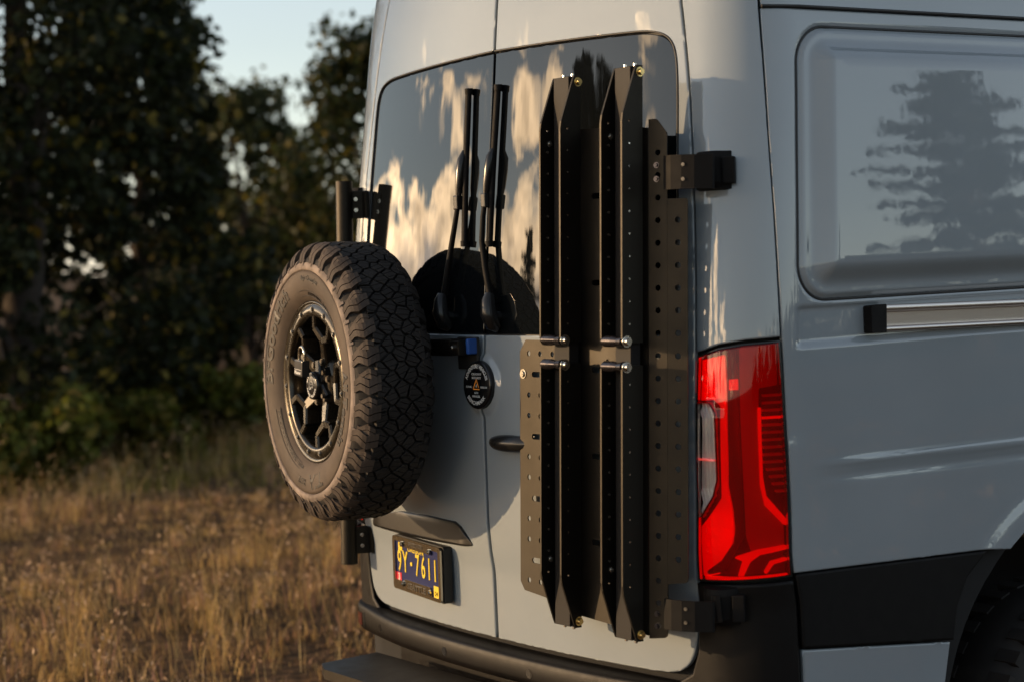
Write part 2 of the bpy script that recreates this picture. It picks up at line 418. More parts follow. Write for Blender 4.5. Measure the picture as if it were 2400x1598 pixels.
def QN(s, z, disp=None, e=.0025):
    if not disp: return PN(s, z)
    a = Q(s+e, z, 0, disp)-Q(s-e, z, 0, disp); b = Q(s, z+e, 0, disp)-Q(s, z-e, 0, disp); return a.cross(b).normalized()

def patch(name, poly, m, parent=None, holes=(), off=0., th=.014, rnd=.004, res=.035, step=.02, disp=None, wall=True, dense=None):
    outer = resample(poly, step)
    if area(outer) < 0: outer = outer[::-1]
    hl = [resample(h, step) for h in holes]
    hl = [h if area(h) < 0 else h[::-1] for h in hl]       # holes clockwise so 'inset' grows away from the hole
    A = np.array(outer); x0, y0 = A.min(0); x1, y1 = A.max(0)
    gx, gy = np.meshgrid(np.arange(x0+res/2, x1, res), np.arange(y0+res/2, y1, res)); gx = gx.ravel(); gy = gy.ravel()
    if dense:
        for (dx0, dx1, dy0, dy1, dr) in dense:
            hx, hy = np.meshgrid(np.arange(dx0, dx1, dr), np.arange(dy0, dy1, dr)); gx = np.concatenate([gx, hx.ravel()]); gy = np.concatenate([gy, hy.ravel()])
    loops = [outer]+hl
    rings = [inset(l, rnd) for l in loops] if rnd > 0 else []
    ins = pip(loops[0], gx, gy)
    for h in hl: ins &= ~pip(h, gx, gy)
    B = np.concatenate([np.array(l) for l in loops+rings])
    gx = gx[ins]; gy = gy[ins]
    if len(gx):
        dmin = np.min(np.hypot(gx[:, None]-B[None, :, 0], gy[:, None]-B[None, :, 1]), 1); k = dmin > max(rnd, step*.3)
        gx = gx[k]; gy = gy[k]
    inner = [tuple(p) for p in zip(gx, gy)]
    loops2 = [l for l in loops]
    extra = [p for r in rings for p in r]
    # constrain inset rings as edges too
    V = []; Ed = []
    for lp in loops+rings:
        b = len(V); V += [Vector(p) for p in lp]; Ed += [(b+i, b+(i+1) % len(lp)) for i in range(len(lp))]
    nb = sum(len(l) for l in loops); V += [Vector(p) for p in inner]
    vo, eo, fo, ov, oe, of = delaunay_2d_cdt(V, Ed, [], 0, 1e-7)
    pts = np.array([(v.x, v.y) for v in vo]); T = np.array([f for f in fo if len(f) == 3]); c = pts[T].mean(1)
    keep = pip(loops[0], c[:, 0], c[:, 1])
    for h in hl: keep &= ~pip(h, c[:, 0], c[:, 1])
    T = T[keep]
    d = pts[T[:, 1]]-pts[T[:, 0]]; e = pts[T[:, 2]]-pts[T[:, 0]]; cr = d[:, 0]*e[:, 1]-d[:, 1]*e[:, 0]
    T = T[np.abs(cr) > 1e-10]; cr = cr[np.abs(cr) > 1e-10]; T[cr < 0] = T[cr < 0][:, ::-1]
    bset = set()
    for i, o_ in enumerate(ov):
        if any(q < nb for q in o_): bset.add(i)
    bout = {}
    if rnd > 0:
        idx = 0
        for l in loops:
            ii = inset(l, -1.0)
            for k in range(len(l)): bout[(round(l[k][0], 6), round(l[k][1], 6))] = (ii[k][0]-l[k][0], ii[k][1]-l[k][1])
    vs = []; ns = []
    for i, (s, z) in enumerate(pts):
        n = QN(s, z, disp)
        if i in bset and rnd > 0:
            p = Q(s, z, off-rnd*.7, disp); o_ = bout.get((round(s, 6), round(z, 6)))
            if o_:
                w = (P(s+o_[0]*.01, z+o_[1]*.01)-P(s, z)); w.normalize(); n = (n+w*1.3).normalized()
        else: p = Q(s, z, off, disp)
        vs.append(p); ns.append(n)
    fs = [tuple(t) for t in T.tolist()]
    if wall:
        for l in loops:
            b = len(vs); n_ = len(l); ii = inset(l, -1.0)
            for dd in (rnd*.7, th):
                for k in range(n_):
                    s, z = l[k]; vs.append(Q(s, z, off-dd, disp)); w = P(s+(ii[k][0]-s)*.01, z+(ii[k][1]-z)*.01)-P(s, z); w.normalize(); ns.append(w)
            fs += [(b+k, b+n_+k, b+n_+(k+1) % n_, b+(k+1) % n_) for k in range(n_)]
    me = bpy.data.meshes.new(name); me.from_pydata(vs, [], fs); me.polygons.foreach_set('use_smooth', [True]*len(fs)); me.update()
    me.normals_split_custom_set_from_vertices(ns)
    return obj(name, me, m, parent)

def mirror(poly): return [(-s, z) for s, z in poly][::-1]
def smooth01(t): t = min(1, max(0, t)); return t*t*(3-2*t)

van = empty('camper_van', (0, 0, 0))
tag(van, 'blue-grey high-roof camper van seen from its right rear corner', 'van')

GAP = [(.006, .728), (.50, .727), (.655, .729), (.700, .736), (.732, .754), (.752, .782), (.764, .83), (.770, .88), (.777, .98), (.786, 1.14), (.7915, 1.42), (.7905, 1.58), (.787, 1.80), (.779, 2.0), (.765, 2.2), (.735, 2.42), (.69, 2.62), (.006, 2.62)]
WIN = [(.005, 2.3165), (.32, 2.3115), (.573, 2.304), (.640, 2.300), (.690, 2.287), (.718, 2.265), (.731, 2.228), (.735, 2.15), (.7365, 1.90), (.737, 1.60), (.730, 1.568), (.712, 1.554), (.005, 1.553)]
def chaikin(p, n=2):
    for _ in range(n):
        o = [p[0]]
        for a, b in zip(p, p[1:]): o += [(a[0]*.75+b[0]*.25, a[1]*.75+b[1]*.25), (a[0]*.25+b[0]*.75, a[1]*.25+b[1]*.75)]
        p = o+[p[-1]]
    return p
WIN = chaikin(WIN); GAP = chaikin(GAP[:-1])+[GAP[-1]]
DOOR = GAP+WIN
# raised lip along the window's edge and a pressed field in the lower door
def door_disp(s, z):
    d = 0.
    a = abs(s)
    # soft waist pressing below the glass
    # round boss round the emblem
    r = math.hypot(a, (z-1.42)); d += .010*smooth01((.088-r)/.022)
    return d
for sgn in (1, -1):
    pl = DOOR if sgn > 0 else mirror(DOOR)
    door = patch('rear_door', pl, M['paint'], van, disp=door_disp, rnd=.005, res=.04, step=.016, dense=[(-.12, .12, 1.30, 1.54, .011), (-.75 if sgn < 0 else .02, -.02 if sgn < 0 else .75, .78, .97, .018)])
    tag(door, 'left rear door carrying the spare wheel and number plate' if sgn < 0 else 'right rear door carrying the folding rails')
    g = [(s, z) for s, z in inset(WIN[::-1], .004)]
    g = [(s if s > .02 else .0055, z) for s, z in g]
    patch('window_pane', g if sgn > 0 else mirror(g), M['glass'], door, off=-.003, rnd=.0025, th=.008, res=.05, step=.02)
    sl_ = [(.0062, 1.54), (.745, 1.54), (.75, 2.24), (.70, 2.31), (.0062, 2.33)]
    patch('window_seal', sl_ if sgn > 0 else mirror(sl_), M['seal'], door, off=-.013, rnd=0, wall=False, res=.06)
    # thin bright trim on top of the glass edge
    top = [p for p in WIN if p[1] > 1.60]
    mb = MB(); pts = resample(top, .02, False)
    mb.tube([Q(sgn*(s+.0005), z+.0015, -.0005) for s, z in pts], .0032, 6); mb.build('window_trim', M['seal'], door)

# dark inner shell behind every panel gap
ARCH = [(2.13+.60*math.cos(t), .46+.60*math.sin(t)) for t in np.linspace(math.radians(179), math.radians(1), 30)]
XE = 6.1                                             # length of the body sides
sh = [(-XE, .45)]+[(-s, z) for s, z in ARCH[::-1]]+ARCH+[(XE, .45), (XE, 2.60), (-XE, 2.60)]
patch('body_shell', sh, M['shell'], van, off=-.030, rnd=0, wall=False, res=.12, step=.05)

SEAM = [(1.0306, .962), (1.0308, 1.13), (1.0245, 1.335), (1.0113, 1.547), (.9937, 1.839), (.9796, 2.041), (.9605, 2.335)]
def gap_at(z, pts): 
    q = sorted(pts, key=lambda p: p[1])
    for a, b in zip(q, q[1:]):
        if a[1] <= z <= b[1]: return a[0]+(b[0]-a[0])*(z-a[1])/(b[1]-a[1])
    return q[0][0] if z < q[0][1] else q[-1][0]
edge = [p for p in GAP if p[0] > .5 and p[1] > .85]
for sgn in (1, -1):
    # corner pillar above the tail lamp
    pil = [(s+.007, z) for s, z in edge if z > 1.56]
    pil = [(gap_at(1.520, edge)+.007, 1.517), (.86, 1.5355), (.925, 1.5445), (1.0085, 1.5485)]+[(s-.002, z) for s, z in SEAM if z > 1.55]+[(.943, 2.60), (.70, 2.60)]+pil[::-1][1:]
    # the upper part of the pillar is one sheet with the roof edge
    patch('rear_pillar', pil if sgn > 0 else mirror(pil), M['paint'], van, rnd=.004, res=.022, step=.016)
    # side panel
    ARC = [(2.13+.62*math.cos(t), .46+.615*math.sin(t)) for t in np.linspace(math.radians(126), math.radians(54), 26)]
    side = [(s+.002, z) for s, z in SEAM if z > .97]
    low = [(1.0305, .988)]+[(1.685, .966)]+ARC+[(2.60, .966), (XE, .955)]
    sp = low+[(XE, 2.326), (.9645, 2.326)]+side[::-1][1:-0 or None]
    BX0, BX1, BZ0, BZ1 = 1.062, 3.1, 1.632, 2.282
    def rrect_dist(s, z):
        # signed distance inside a rounded rectangle
        cx, cz, hx, hz, r = (BX0+BX1)/2, (BZ0+BZ1)/2, (BX1-BX0)/2, (BZ1-BZ0)/2, .085
        qx = abs(s-cx)-hx+r; qz = abs(z-cz)-hz+r
        return -(min(max(qx, qz), 0)+math.hypot(max(qx, 0), max(qz, 0))-r)
    def side_disp(s, z):
        a = abs(s); d = 0.
        q = rrect_dist(a, z)
        if q > -.02:
            d -= .005*math.exp(-((q+.003)/.005)**2)                   # groove round the flare
            d += .007*smooth01((q-.002)/.010)                          # flange
            d += .036*smooth01((q-.026)/.060)                          # body of the flare
        # pocket of the sliding door rail
        if 1.02 < a and 1.49 < z < 1.64:
            r = smooth01((a-1.045)/.03)*smooth01((z-1.514)/.022)*smooth01((1.620-z)/.014)
            d -= .010*r
        d += .0035*smooth01((1.315-z)/.02)*smooth01((z-1.12)/.19)      # swage line
        d += .0045*math.exp(-((z-1.238+.012*(a-1.1))/.010)**2)*smooth01((a-1.06)/.25)
        d -= .0035*math.exp(-((z-1.205+.012*(a-1.1))/.012)**2)*smooth01((a-1.06)/.25)
        # wheel arch lip
        rr = math.hypot(a-2.13, z-.46); d += .008*smooth01((.70-rr)/.05)
        return d
    dn = [(1.03, 1.17, 1.60, 2.32, .0062), (1.17, 2.05, 2.20, 2.32, .0072), (1.17, 2.05, 1.60, 1.72, .0068), (1.03, 2.05, 1.50, 1.545, .0060), (1.03, 1.32, 1.545, 1.60, .008), (1.05, 2.0, 1.17, 1.27, .0085), (1.42, 2.30, .95, 1.17, .012)] if sgn > 0 else None
    o = patch('side_panel', sp if sgn > 0 else mirror(sp), M['paint'], van, disp=side_disp if sgn > 0 else None, rnd=.004, res=.05, step=.02, dense=dn)
    if sgn > 0:
        # dark sealant line round the flare
        def rr_pt(k, n):
            cx, cz, hx, hz, r = (BX0+BX1)/2, (BZ0+BZ1)/2, (BX1-BX0)/2, (BZ1-BZ0)/2, .085
            return None
        ln = [(2.6, BZ1+.003), (1.3, BZ1+.003)]+[(BX0-.003+.088+.088*math.cos(t), BZ1+.003-.088+.088*math.sin(t)) for t in np.linspace(math.pi/2, math.pi, 12)]+[(BX0-.003+.088+.088*math.cos(t), BZ0-.003+.088+.088*math.sin(t)) for t in np.linspace(math.pi, 1.5*math.pi, 12)]+[(1.3, BZ0-.003), (2.6, BZ0-.003)]
        mb = MB(); mb.tube([Q(a, z, -.0045) for a, z in resample(ln, .03, False)], .0042, 6); mb.build('flare_seal', M['seal'], van)
    # gutter and roof side
    rs = [(.966, 2.334), (XE, 2.334), (XE, 2.60), (.966, 2.60)]; rs = rs if sgn > 0 else mirror(rs)
    patch('roof_side', rs, M['paint'], van, off=-.006, rnd=.004, res=.06)
    mb = MB(); mb.tube([Q(sgn*(.966+.1*i), 2.331, .003) for i in range(50)], .0045, 6); mb.build('roof_gutter', M['seal'], van)
    # black side cladding and painted lower panel
    cl = [(1.034, .984), (1.683, .962), (1.60, .905), (1.56, .83), (1.545, .752), (1.036, .806)]
    patch('side_cladding', cl if sgn > 0 else mirror(cl), M['plastic'], van, off=.004, rnd=.006, res=.04)
    lw = [(1.040, .800), (1.540, .746), (1.512, .62), (1.49, .40), (1.045, .40)]
    patch('lower_side_panel', lw if sgn > 0 else mirror(lw), M['paint'], van, off=-.004, rnd=.006, res=.04)
    cl2 = [(2.66, .962), (XE, .951), (XE, .45), (2.74, .45)]
    patch('sill_panel', cl2 if sgn > 0 else mirror(cl2), M['plastic'], van, off=.0, rnd=.006, res=.08)
    # bumper corner under the lamp
    bc = [(.7775, .962), (1.026, .971), (1.028, .632), (.60, .632), (.60, .700), (.700, .712), (.745, .738), (.765, .79), (.772, .86)]
    patch('bumper_corner', bc if sgn > 0 else mirror(bc), M['bumper'], van, off=.004, rnd=.008, res=.03)
# seam cover above the pillars and the roof
mb = MB(); ring = []
NS = 220
per = [(-XE+2*XE*i/NS) for i in range(NS+1)]
prev = None; lv = []
for (z, sc_) in ((2.585, 1.0), (2.66, .985), (2.71, .955), (2.745, .90), (2.765, .80)):
    row = []
    for s in per:
        p = P(s, min(z, 2.62)); p = Vector((p.x*sc_, p.y+(1-sc_)*1.0*(1 if abs(s) < 1.1 else .0)+ (0 if abs(s)<1.1 else (1-sc_)*1.0*max(0,1-(abs(s)-1.1)/.6)), z)); row.append(p)
    lv.append(row)
b = []
for r_ in lv: b += r_
fs = []
for k in range(len(lv)-1):
    for i in range(NS): fs.append((k*(NS+1)+i, k*(NS+1)+i+1, (k+1)*(NS+1)+i+1, (k+1)*(NS+1)+i))
mb.add(b, fs, True)
mb.add(lv[-1], [tuple(range(NS+1))], False)
mb.build('roof', M['paint'], van)

# bumper: profile swept round the plan
def sweep(name, prof, s0, s1, m, parent, n=90, fade=None, caps=True):
    vs = []; L = len(prof); fs = []
    for i in range(n+1):
        s = s0+(s1-s0)*i/n; k = fade(s) if fade else 1.
        for (o_, z) in prof:
            p = P(s, min(max(z, .45), 2.6)); nn = PN(s, .729); q = p+nn*(o_*k); vs.append((q.x, q.y, z))
    for i in range(n):
        for j in range(L-1): fs.append((i*L+j, (i+1)*L+j, (i+1)*L+j+1, i*L+j+1))
    if caps: fs += [tuple(range(L)), tuple(range(n*L, n*L+L))[::-1]]
    mb = MB(); mb.add(vs, fs, True); return mb.build(name, m, parent)
bprof = [(-.02, .711), (.0, .713), (.026, .7085), (.034, .706), (.0395, .7025), (.0425, .697), (.0445, .688), (.0455, .675), (.0445, .655), (.040, .641), (.028, .632), (-.02, .622)]
fade = lambda s: 1-.62*smooth01((abs(s)-.45)/.45)
sweep('bumper_valance', [(-.03, .63), (-.028, .50), (-.05, .42), (-.10, .40)], -.62, .62, M['bumper'], van, caps=False)
bump = sweep('rear_bumper', bprof, -1.02, 1.02, M['bumper'], van, fade=fade)
tag(bump, 'textured black rear bumper with round parking sensors')
def on_bumper(s, z, d=0.):
    p = P(s, .6); nn = PN(s, .729); return p+nn*(.0455*fade(s)+d)+Vector((0, 0, z-.6)), nn
for s in (-.62, -.20, .20, .62):
    c, nn = on_bumper(s, .668); mb = MB(); mb.cyl(c-nn*.01, c+nn*.0006, .0125, 20); mb.cyl(c-nn*.01, c+nn*.0014, .0090, 20); mb.build('parking_sensor', M['badge'], bump)
for sg in (-1, 1):
    mb = MB(); vs = []; fs = []
    for i in range(13):
        s = sg*(.80+.17*i/12); 
        for z in (.646, .684):
            c, nn = on_bumper(s, z, .0015); vs.append(c)
    mb.add(vs, [(2*i, 2*i+2, 2*i+3, 2*i+1) for i in range(12)], True)
    o = mb.build('bumper_reflector', M['red_reflex'], bump)
    # joint line of the corner cap
    mb = MB(); mb.tube([on_bumper(sg*.775, z, .0005)[0] for z in (.645, .66, .675, .69)], .0018, 5); mb.build('cap_joint', M['gap'], bump)

# ------------------------------------------------------------------ tail lamps
LAMP = [(.800, 1.5085), (.8569, 1.5270), (.9197, 1.5360), (1.0075, 1.5405), (1.0185, 1.40), (1.0255, 1.2486), (1.0262, 1.0824), (1.0245, .980), (.9047, .973), (.7835, .9675), (.792, 1.14), (.798, 1.42)]
def lamp(sgn):
    tl = empty('tail_lamp'); tl.parent = van
    tag(tl, 'tall red tail lamp on the right rear corner' if sgn > 0 else 'tall red tail lamp on the left rear corner')
    mi = (lambda p: p) if sgn > 0 else mirror
    kw = dict(rnd=.002, res=.03, step=.014)
    patch('lamp_housing', mi(inset(LAMP[::-1], .001)), M['gap'], tl, off=-.028, rnd=0, wall=False, res=.03)
    patch('lamp_rim', mi(LAMP), M['gloss_plastic'], tl, holes=[mi(inset(resample(LAMP[::-1], .02), .0055))], off=.0, th=.03, rnd=.002, res=.02, step=.014)
    clear = fillet([(.797, 1.395), (.832, 1.398), (.848, 1.375), (.850, 1.26), (.850, 1.215), (.838, 1.175), (.797, 1.118)], [.004, .012, .02, .01, .02, .015, .004], 5)
    inner = inset(resample(LAMP[::-1], .02), .006)
    patch('red_lens', mi(inner), M['lens_red'], tl, holes=[mi(clear)], off=.003, th=.012, rnd=.003, res=.025, step=.014)
    patch('clear_lens', mi(inset(clear, .001) if area(clear) > 0 else inset(clear, .001)), M['lens_clear'], tl, off=.0035, th=.012, rnd=.002, res=.02, step=.01)
    # inside the clear lens: ribbed reflector
    def ribs(s, z): return .004*math.sin((abs(s)+.35*max(0, z-1.36)-.25*max(0, 1.19-z))*2*math.pi/.0115)
    patch('reverse_reflector', mi(inset(clear, -.003)), M['lamp_fog'], tl, off=-.014, rnd=0, wall=False, res=.003, step=.006, disp=ribs)
    mb = MB(); mb.box(Q(sgn*.824, 1.262, -.006), (.05, .012, .004)); mb.build('reflector_divider', M['reflector'], tl)
    # reflectors and dark webs
    A = fillet([(.798, 1.498), (.868, 1.512), (.874, 1.44), (.876, 1.30), (.872, 1.20), (.885, 1.14), (.888, 1.085), (.872, 1.03), (.835, .985), (.792, .978), (.795, 1.10), (.853, 1.17), (.856, 1.39), (.836, 1.404), (.798, 1.402)], .006, 3)
    def dishA(s, z): a = abs(s); return -.010*math.sin(min(1, max(0, (a-.795)/.09))*math.pi)+.0016*math.sin(z*520)*smooth01((1.13-z)/.04)*smooth01((z-1.02)/.03)*smooth01((a-.835)/.01)
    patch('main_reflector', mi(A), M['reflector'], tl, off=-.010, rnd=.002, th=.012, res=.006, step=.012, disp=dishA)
    B = [(.880, 1.522), (.902, 1.524), (.908, 1.30), (.912, 1.08), (.880, 1.03), (.855, .995), (.812, .985), (.806, .992), (.852, 1.022), (.886, 1.066), (.894, 1.12), (.880, 1.20)]
    patch('dark_web', mi(fillet(B, .004, 3)), M['lamp_dark'], tl, off=-.006, rnd=.002, th=.014, res=.014, step=.014)
    C = [(.906, 1.526), (1.004, 1.532), (1.008, 1.435), (.958, 1.430), (.957, 1.30), (.965, 1.20), (.972, 1.166), (1.000, 1.13), (1.018, 1.10), (1.018, 1.045), (.93, 1.035), (.916, 1.08), (.912, 1.30)]
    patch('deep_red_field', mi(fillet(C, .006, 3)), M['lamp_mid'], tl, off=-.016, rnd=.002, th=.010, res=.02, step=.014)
    for i in range(14):
        z = 1.415-.0175*i; a = .966 if i < 9 else .966+(i-9)*.0075; e_ = 1.010+.0005*i
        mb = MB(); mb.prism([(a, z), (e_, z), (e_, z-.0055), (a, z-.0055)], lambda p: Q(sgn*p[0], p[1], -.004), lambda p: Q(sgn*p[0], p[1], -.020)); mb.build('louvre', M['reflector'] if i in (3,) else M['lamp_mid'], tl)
    D = [(.954, 1.385), (.962, 1.385), (.963, 1.22), (.970, 1.175), (1.019, 1.118), (1.019, 1.100), (.966, 1.152), (.956, 1.20)]
    patch('louvre_frame', mi(fillet(D, .003, 3)), M['reflector'], tl, off=-.004, rnd=.0015, th=.014, res=.012, step=.012)
    patch('retro_block', mi(fillet([(.884, 1.453), (.906, 1.454), (.907, 1.428), (.884, 1.427)], .002, 2)), M['reflector'], tl, off=-.003, rnd=.001, th=.008, res=.008)
    E1 = [(.882, 1.030), (.945, 1.048), (1.018, 1.056), (1.018, 1.046), (.95, 1.036), (.925, 1.02), (.905, .985), (.89, .985), (.905, 1.022)]
    patch('lower_reflector_rib', mi(fillet(E1, .003, 3)), M['reflector'], tl, off=-.005, rnd=.0015, th=.014, res=.012, step=.012)
    E2 = [(.955, .992), (.975, 1.018), (1.018, 1.026), (1.018, 1.019), (.982, 1.012), (.962, .990)]
    patch('lower_reflector_curve', mi(fillet(E2, .003, 3)), M['reflector'], tl, off=-.006, rnd=.0015, th=.014, res=.012, step=.012)
    patch('lower_field', mi([(.80, .984), (1.017, .990), (1.017, 1.04), (.90, 1.03), (.80, .99)]), M['lamp_dark'], tl, off=-.022, rnd=0, wall=False, res=.02)
    patch('base_reflector', mi([(.80, .981), (.90, .982), (1.015, .988), (1.015, .983), (.90, .977), (.80, .975)]), M['reflector'], tl, off=-.006, rnd=.001, th=.01, res=.012)
    return tl
lamp(1); lamp(-1)

# ------------------------------------------------------------------ trims on the doors
gar = [(-.70, .975), (-.69, .99), (-.644, 1.003), (-.581, 1.017), (-.475, 1.034), (-.309, 1.037), (-.16, 1.034), (-.13, 1.022), (-.104, .998), (-.078, .973), (-.297, .964), (-.529, .963), (-.69, .966)]
def gdisp(s, z):
    t = (z-.963)/.07; return (.013-.0085*t)*smooth01(t*6)*smooth01((1.04-z)/.012)*smooth01((s+.71)/.10)*smooth01((-.08-s)/.05)
patch('plate_lamp_garnish', fillet(gar, .006, 3), M['garnish'], van, off=.003, rnd=.002, th=.012, res=.010, step=.012, disp=gdisp)
# door handle on the right door
hnd = MB(); c0 = P(.138, 1.272); hn = PN(.138, 1.272)
pts = []
for i in range(15):
    t = i/14; s = .066+.16*t; pts.append(Q(s, 1.271, .012+.016*math.sin(math.pi*min(1, t*1.15)**.6)))
hnd.tube(pts, .02, 12, radii=[.004+.019*math.sin(math.pi*(i+.6)/15.2)**.5 for i in range(15)])
hnd.build('door_handle', M['gloss_plastic'], van)
patch('handle_recess', fillet([(.06, 1.243), (.24, 1.243), (.24, 1.302), (.06, 1.302)], .02, 5), M['paint'], van, off=-.001, rnd=.004, th=.006, res=.012, disp=lambda s, z: -.0+.0025*math.exp(-(((s-.15)/.08)**2+((z-1.272)/.03)**2)))

# round emblem across the door seam
emb = MB(); ec = P(.002, 1.42)+PN(.002, 1.42)*.006; en = PN(0, 1.42)
ex = Vector((1, 0, 0)); ex = (ex-en*ex.dot(en)).normalized(); ez = en.cross(ex)*-1
if ez.z < 0: ez = -ez
def emap(x, y, d): return ec+ex*x+ez*y+en*d
emb.lathe([(0., .066), (-.012, .0655), (-.0165, .064), (-.018, .061), (-.018, .0)], n=64)
em_m = Matrix(((ex.x, -en.x, ez.x, ec.x), (ex.y, -en.y, ez.y, ec.y), (ex.z, -en.z, ez.z, ec.z), (0, 0, 0, 1)))
emb.xform(em_m); emblem = emb.build('round_emblem', M['badge'], van); tag(emblem, 'round black emblem with white lettering and an orange triangle')
D_ = .0184
mb = MB()
text_arc(mb, 'ADVENTURE VEHICLES', .0145, .0500, 0, lambda x, y, z: emap(x, y, D_+z), .0003, .0004, sx=.86)
text_arc(mb, 'BENCHMARK', .0150, .0500, math.pi, lambda x, y, z: emap(x, y, D_+z), .0003, .0002, inward=True, sx=1.0)
for t, yy, sz, xx in (('CREATIVITY', .0285, .0086, 0), ('INTEGRITY', .0185, .0086, 0), ('46TH', -.0215, .0080, 0), ('PARALLEL', -.0310, .0082, 0), ('FUTURE', -.006, .0076, -.035), ('OREGON', -.006, .0076, .035)):
    text_flat(mb, t, sz, lambda x, y, z, yy=yy, xx=xx: emap(x+xx, y+yy, D_+z), .0003)
mb.build('emblem_lettering', M['white'], emblem)
mb = MB()
for a, b_ in (((-.014, -.012), (0, .015)), ((0, .015), (.011, -.006)), ((-.012, -.0115), (.016, -.0115))):
    d = Vector((b_[0]-a[0], b_[1]-a[1])).normalized(); n_ = Vector((-d.y, d.x))*.0016
    mb.prism([(a[0]+n_.x, a[1]+n_.y), (a[0]-n_.x, a[1]-n_.y), (b_[0]-n_.x, b_[1]-n_.y), (b_[0]+n_.x, b_[1]+n_.y)], lambda p: emap(p[0], p[1], D_), lambda p: emap(p[0], p[1], D_+.0006))
mb.build('emblem_triangle', M['orange'], emblem)
mb = MB(); mb.prism([(-.001, -.006), (.002, -.006), (.003, .002), (-.002, -.001)], lambda p: emap(p[0], p[1], D_), lambda p: emap(p[0], p[1], D_+.0006)); mb.build('emblem_mark', M['white'], emblem)

# wipers
def wiper(label, piv, arm, blade, clips):
    w = empty('wiper'); w.parent = van; tag(w, label)
    (ps, pz) = piv
    mb = MB(); mb.tube([Q(ps+.006, pz-.050, .004), Q(ps+.004, pz-.040, .020), Q(ps, pz-.012, .032), Q(ps-.004, pz+.020, .030), Q(ps-.007, pz+.040, .024)], .02, 14, radii=[.013, .021, .023, .019, .013])
    mb.cyl(Q(ps+.002, pz-.02, -.004), Q(ps+.002, pz-.02, .03), .014, 14); mb.build('pivot_cover', M['gloss_plastic'], w)
    mb = MB(); k = len(arm)
    mb.tube([Q(s, z, .018+.006*math.sin(math.pi*i/(k-1))) for i, (s, z) in enumerate(arm)], .007, 8, radii=[.0095-.0035*i/(k-1) for i in range(k)]); mb.build('wiper_arm', M['plastic'], w)
    (s0, z0), (s1, z1) = blade; n = 16
    b_ = [Q(s0+(s1-s0)*i/n, z0+(z1-z0)*i/n, .0095+.001*math.sin(math.pi*i/n)) for i in range(n+1)]
    mb = MB(); mb.tube(b_, .0085, 8); mb.tube([p+Vector((-.007, -.003, 0)) for p in b_], .0035, 6)
    mb.cyl(b_[0]-Vector((0, 0, .004)), b_[0]+Vector((0, 0, .012)), .0115, 12); mb.cyl(b_[-1]-Vector((0, 0, .012)), b_[-1]+Vector((0, 0, .004)), .0115, 12)
    mb.build('wiper_blade', M['plastic'], w)
    # bridge: long yoke from the blade's middle down to the arm
    bz = [Q(s, z, o_-.006) for s, z, o_ in clips]
    mb = MB(); mb.tube(bz, .008, 8, radii=[.006, .012, .0125, .011, .007][:len(bz)]); mb.build('blade_yoke', M['gloss_plastic'], w)
    mb = MB(); s, z, o_ = clips[-1]; mb.box(Q(s, z-.012, o_-.006), (.020, .020, .040), bev=.004); mb.build('yoke_clip', M['gloss_plastic'], w)
    return w
wiper('wiper on the left rear window beside the spare wheel', (-.172, 1.622), [(-.178, 1.660), (-.158, 1.73), (-.137, 1.804), (-.121, 1.87), (-.112, 1.93), (-.108, 1.98)], [(-.093, 1.797), (-.107, 2.222)], [(-.108, 2.055, .020), (-.110, 2.03, .026), (-.112, 1.995, .028), (-.115, 1.955, .028), (-.117, 1.925, .028)])
wiper('wiper on the right rear window between the seam and the rails', (.064, 1.622), [(.050, 1.660), (.030, 1.73), (.013, 1.804), (.014, 1.87), (.022, 1.93), (.028, 1.98)], [(.030, 1.793), (.041, 2.219)], [(.036, 2.050, .020), (.034, 2.03, .026), (.030, 1.995, .028), (.025, 1.955, .028), (.021, 1.925, .028)])

# sliding door rail on the side
def rail_pt(a, o_, z): return Q(a, z, o_)
rl = empty('sliding_rail'); rl.parent = van; tag(rl, 'bright aluminium sliding door rail along the side')
def side_sweep(prof, a0, a1, n=40):
    vs = []; L = len(prof); fs = []
    for i in range(n+1):
        a = a0+(a1-a0)*i/n
        for (o_, z) in prof: vs.append(rail_pt(a, o_, z-.009*(a-1.33)/.5))
    for i in range(n):
        for j in range(L-1): fs.append((i*L+j, i*L+j+1, (i+1)*L+j+1, (i+1)*L+j))
    mb = MB(); mb.add(vs, fs, True); return mb
side_sweep([(-.01, 1.607), (.012, 1.6075), (.016, 1.604), (.0165, 1.596), (.014, 1.592), (.006, 1.590), (-.006, 1.588)], 1.328, 3.0).build('rail_top', M['alu'], rl)
side_sweep([(-.006, 1.590), (-.008, 1.556)], 1.328, 3.0).build('rail_channel', M['alu'], rl)
side_sweep([(-.008, 1.557), (.004, 1.5565), (.012, 1.555), (.0155, 1.550), (.015, 1.544), (.010, 1.5415), (-.01, 1.541)], 1.328, 3.0).build('rail_bottom', M['alu'], rl)
mb = MB(); mb.prism(fillet([(1.278, 1.6075), (1.330, 1.6095), (1.330, 1.5395), (1.281, 1.541)], .006, 4), lambda p: Q(p[0], p[1], -.012), lambda p: Q(p[0], p[1], .019)); mb.build('rail_end_cap', M['plastic'], rl)

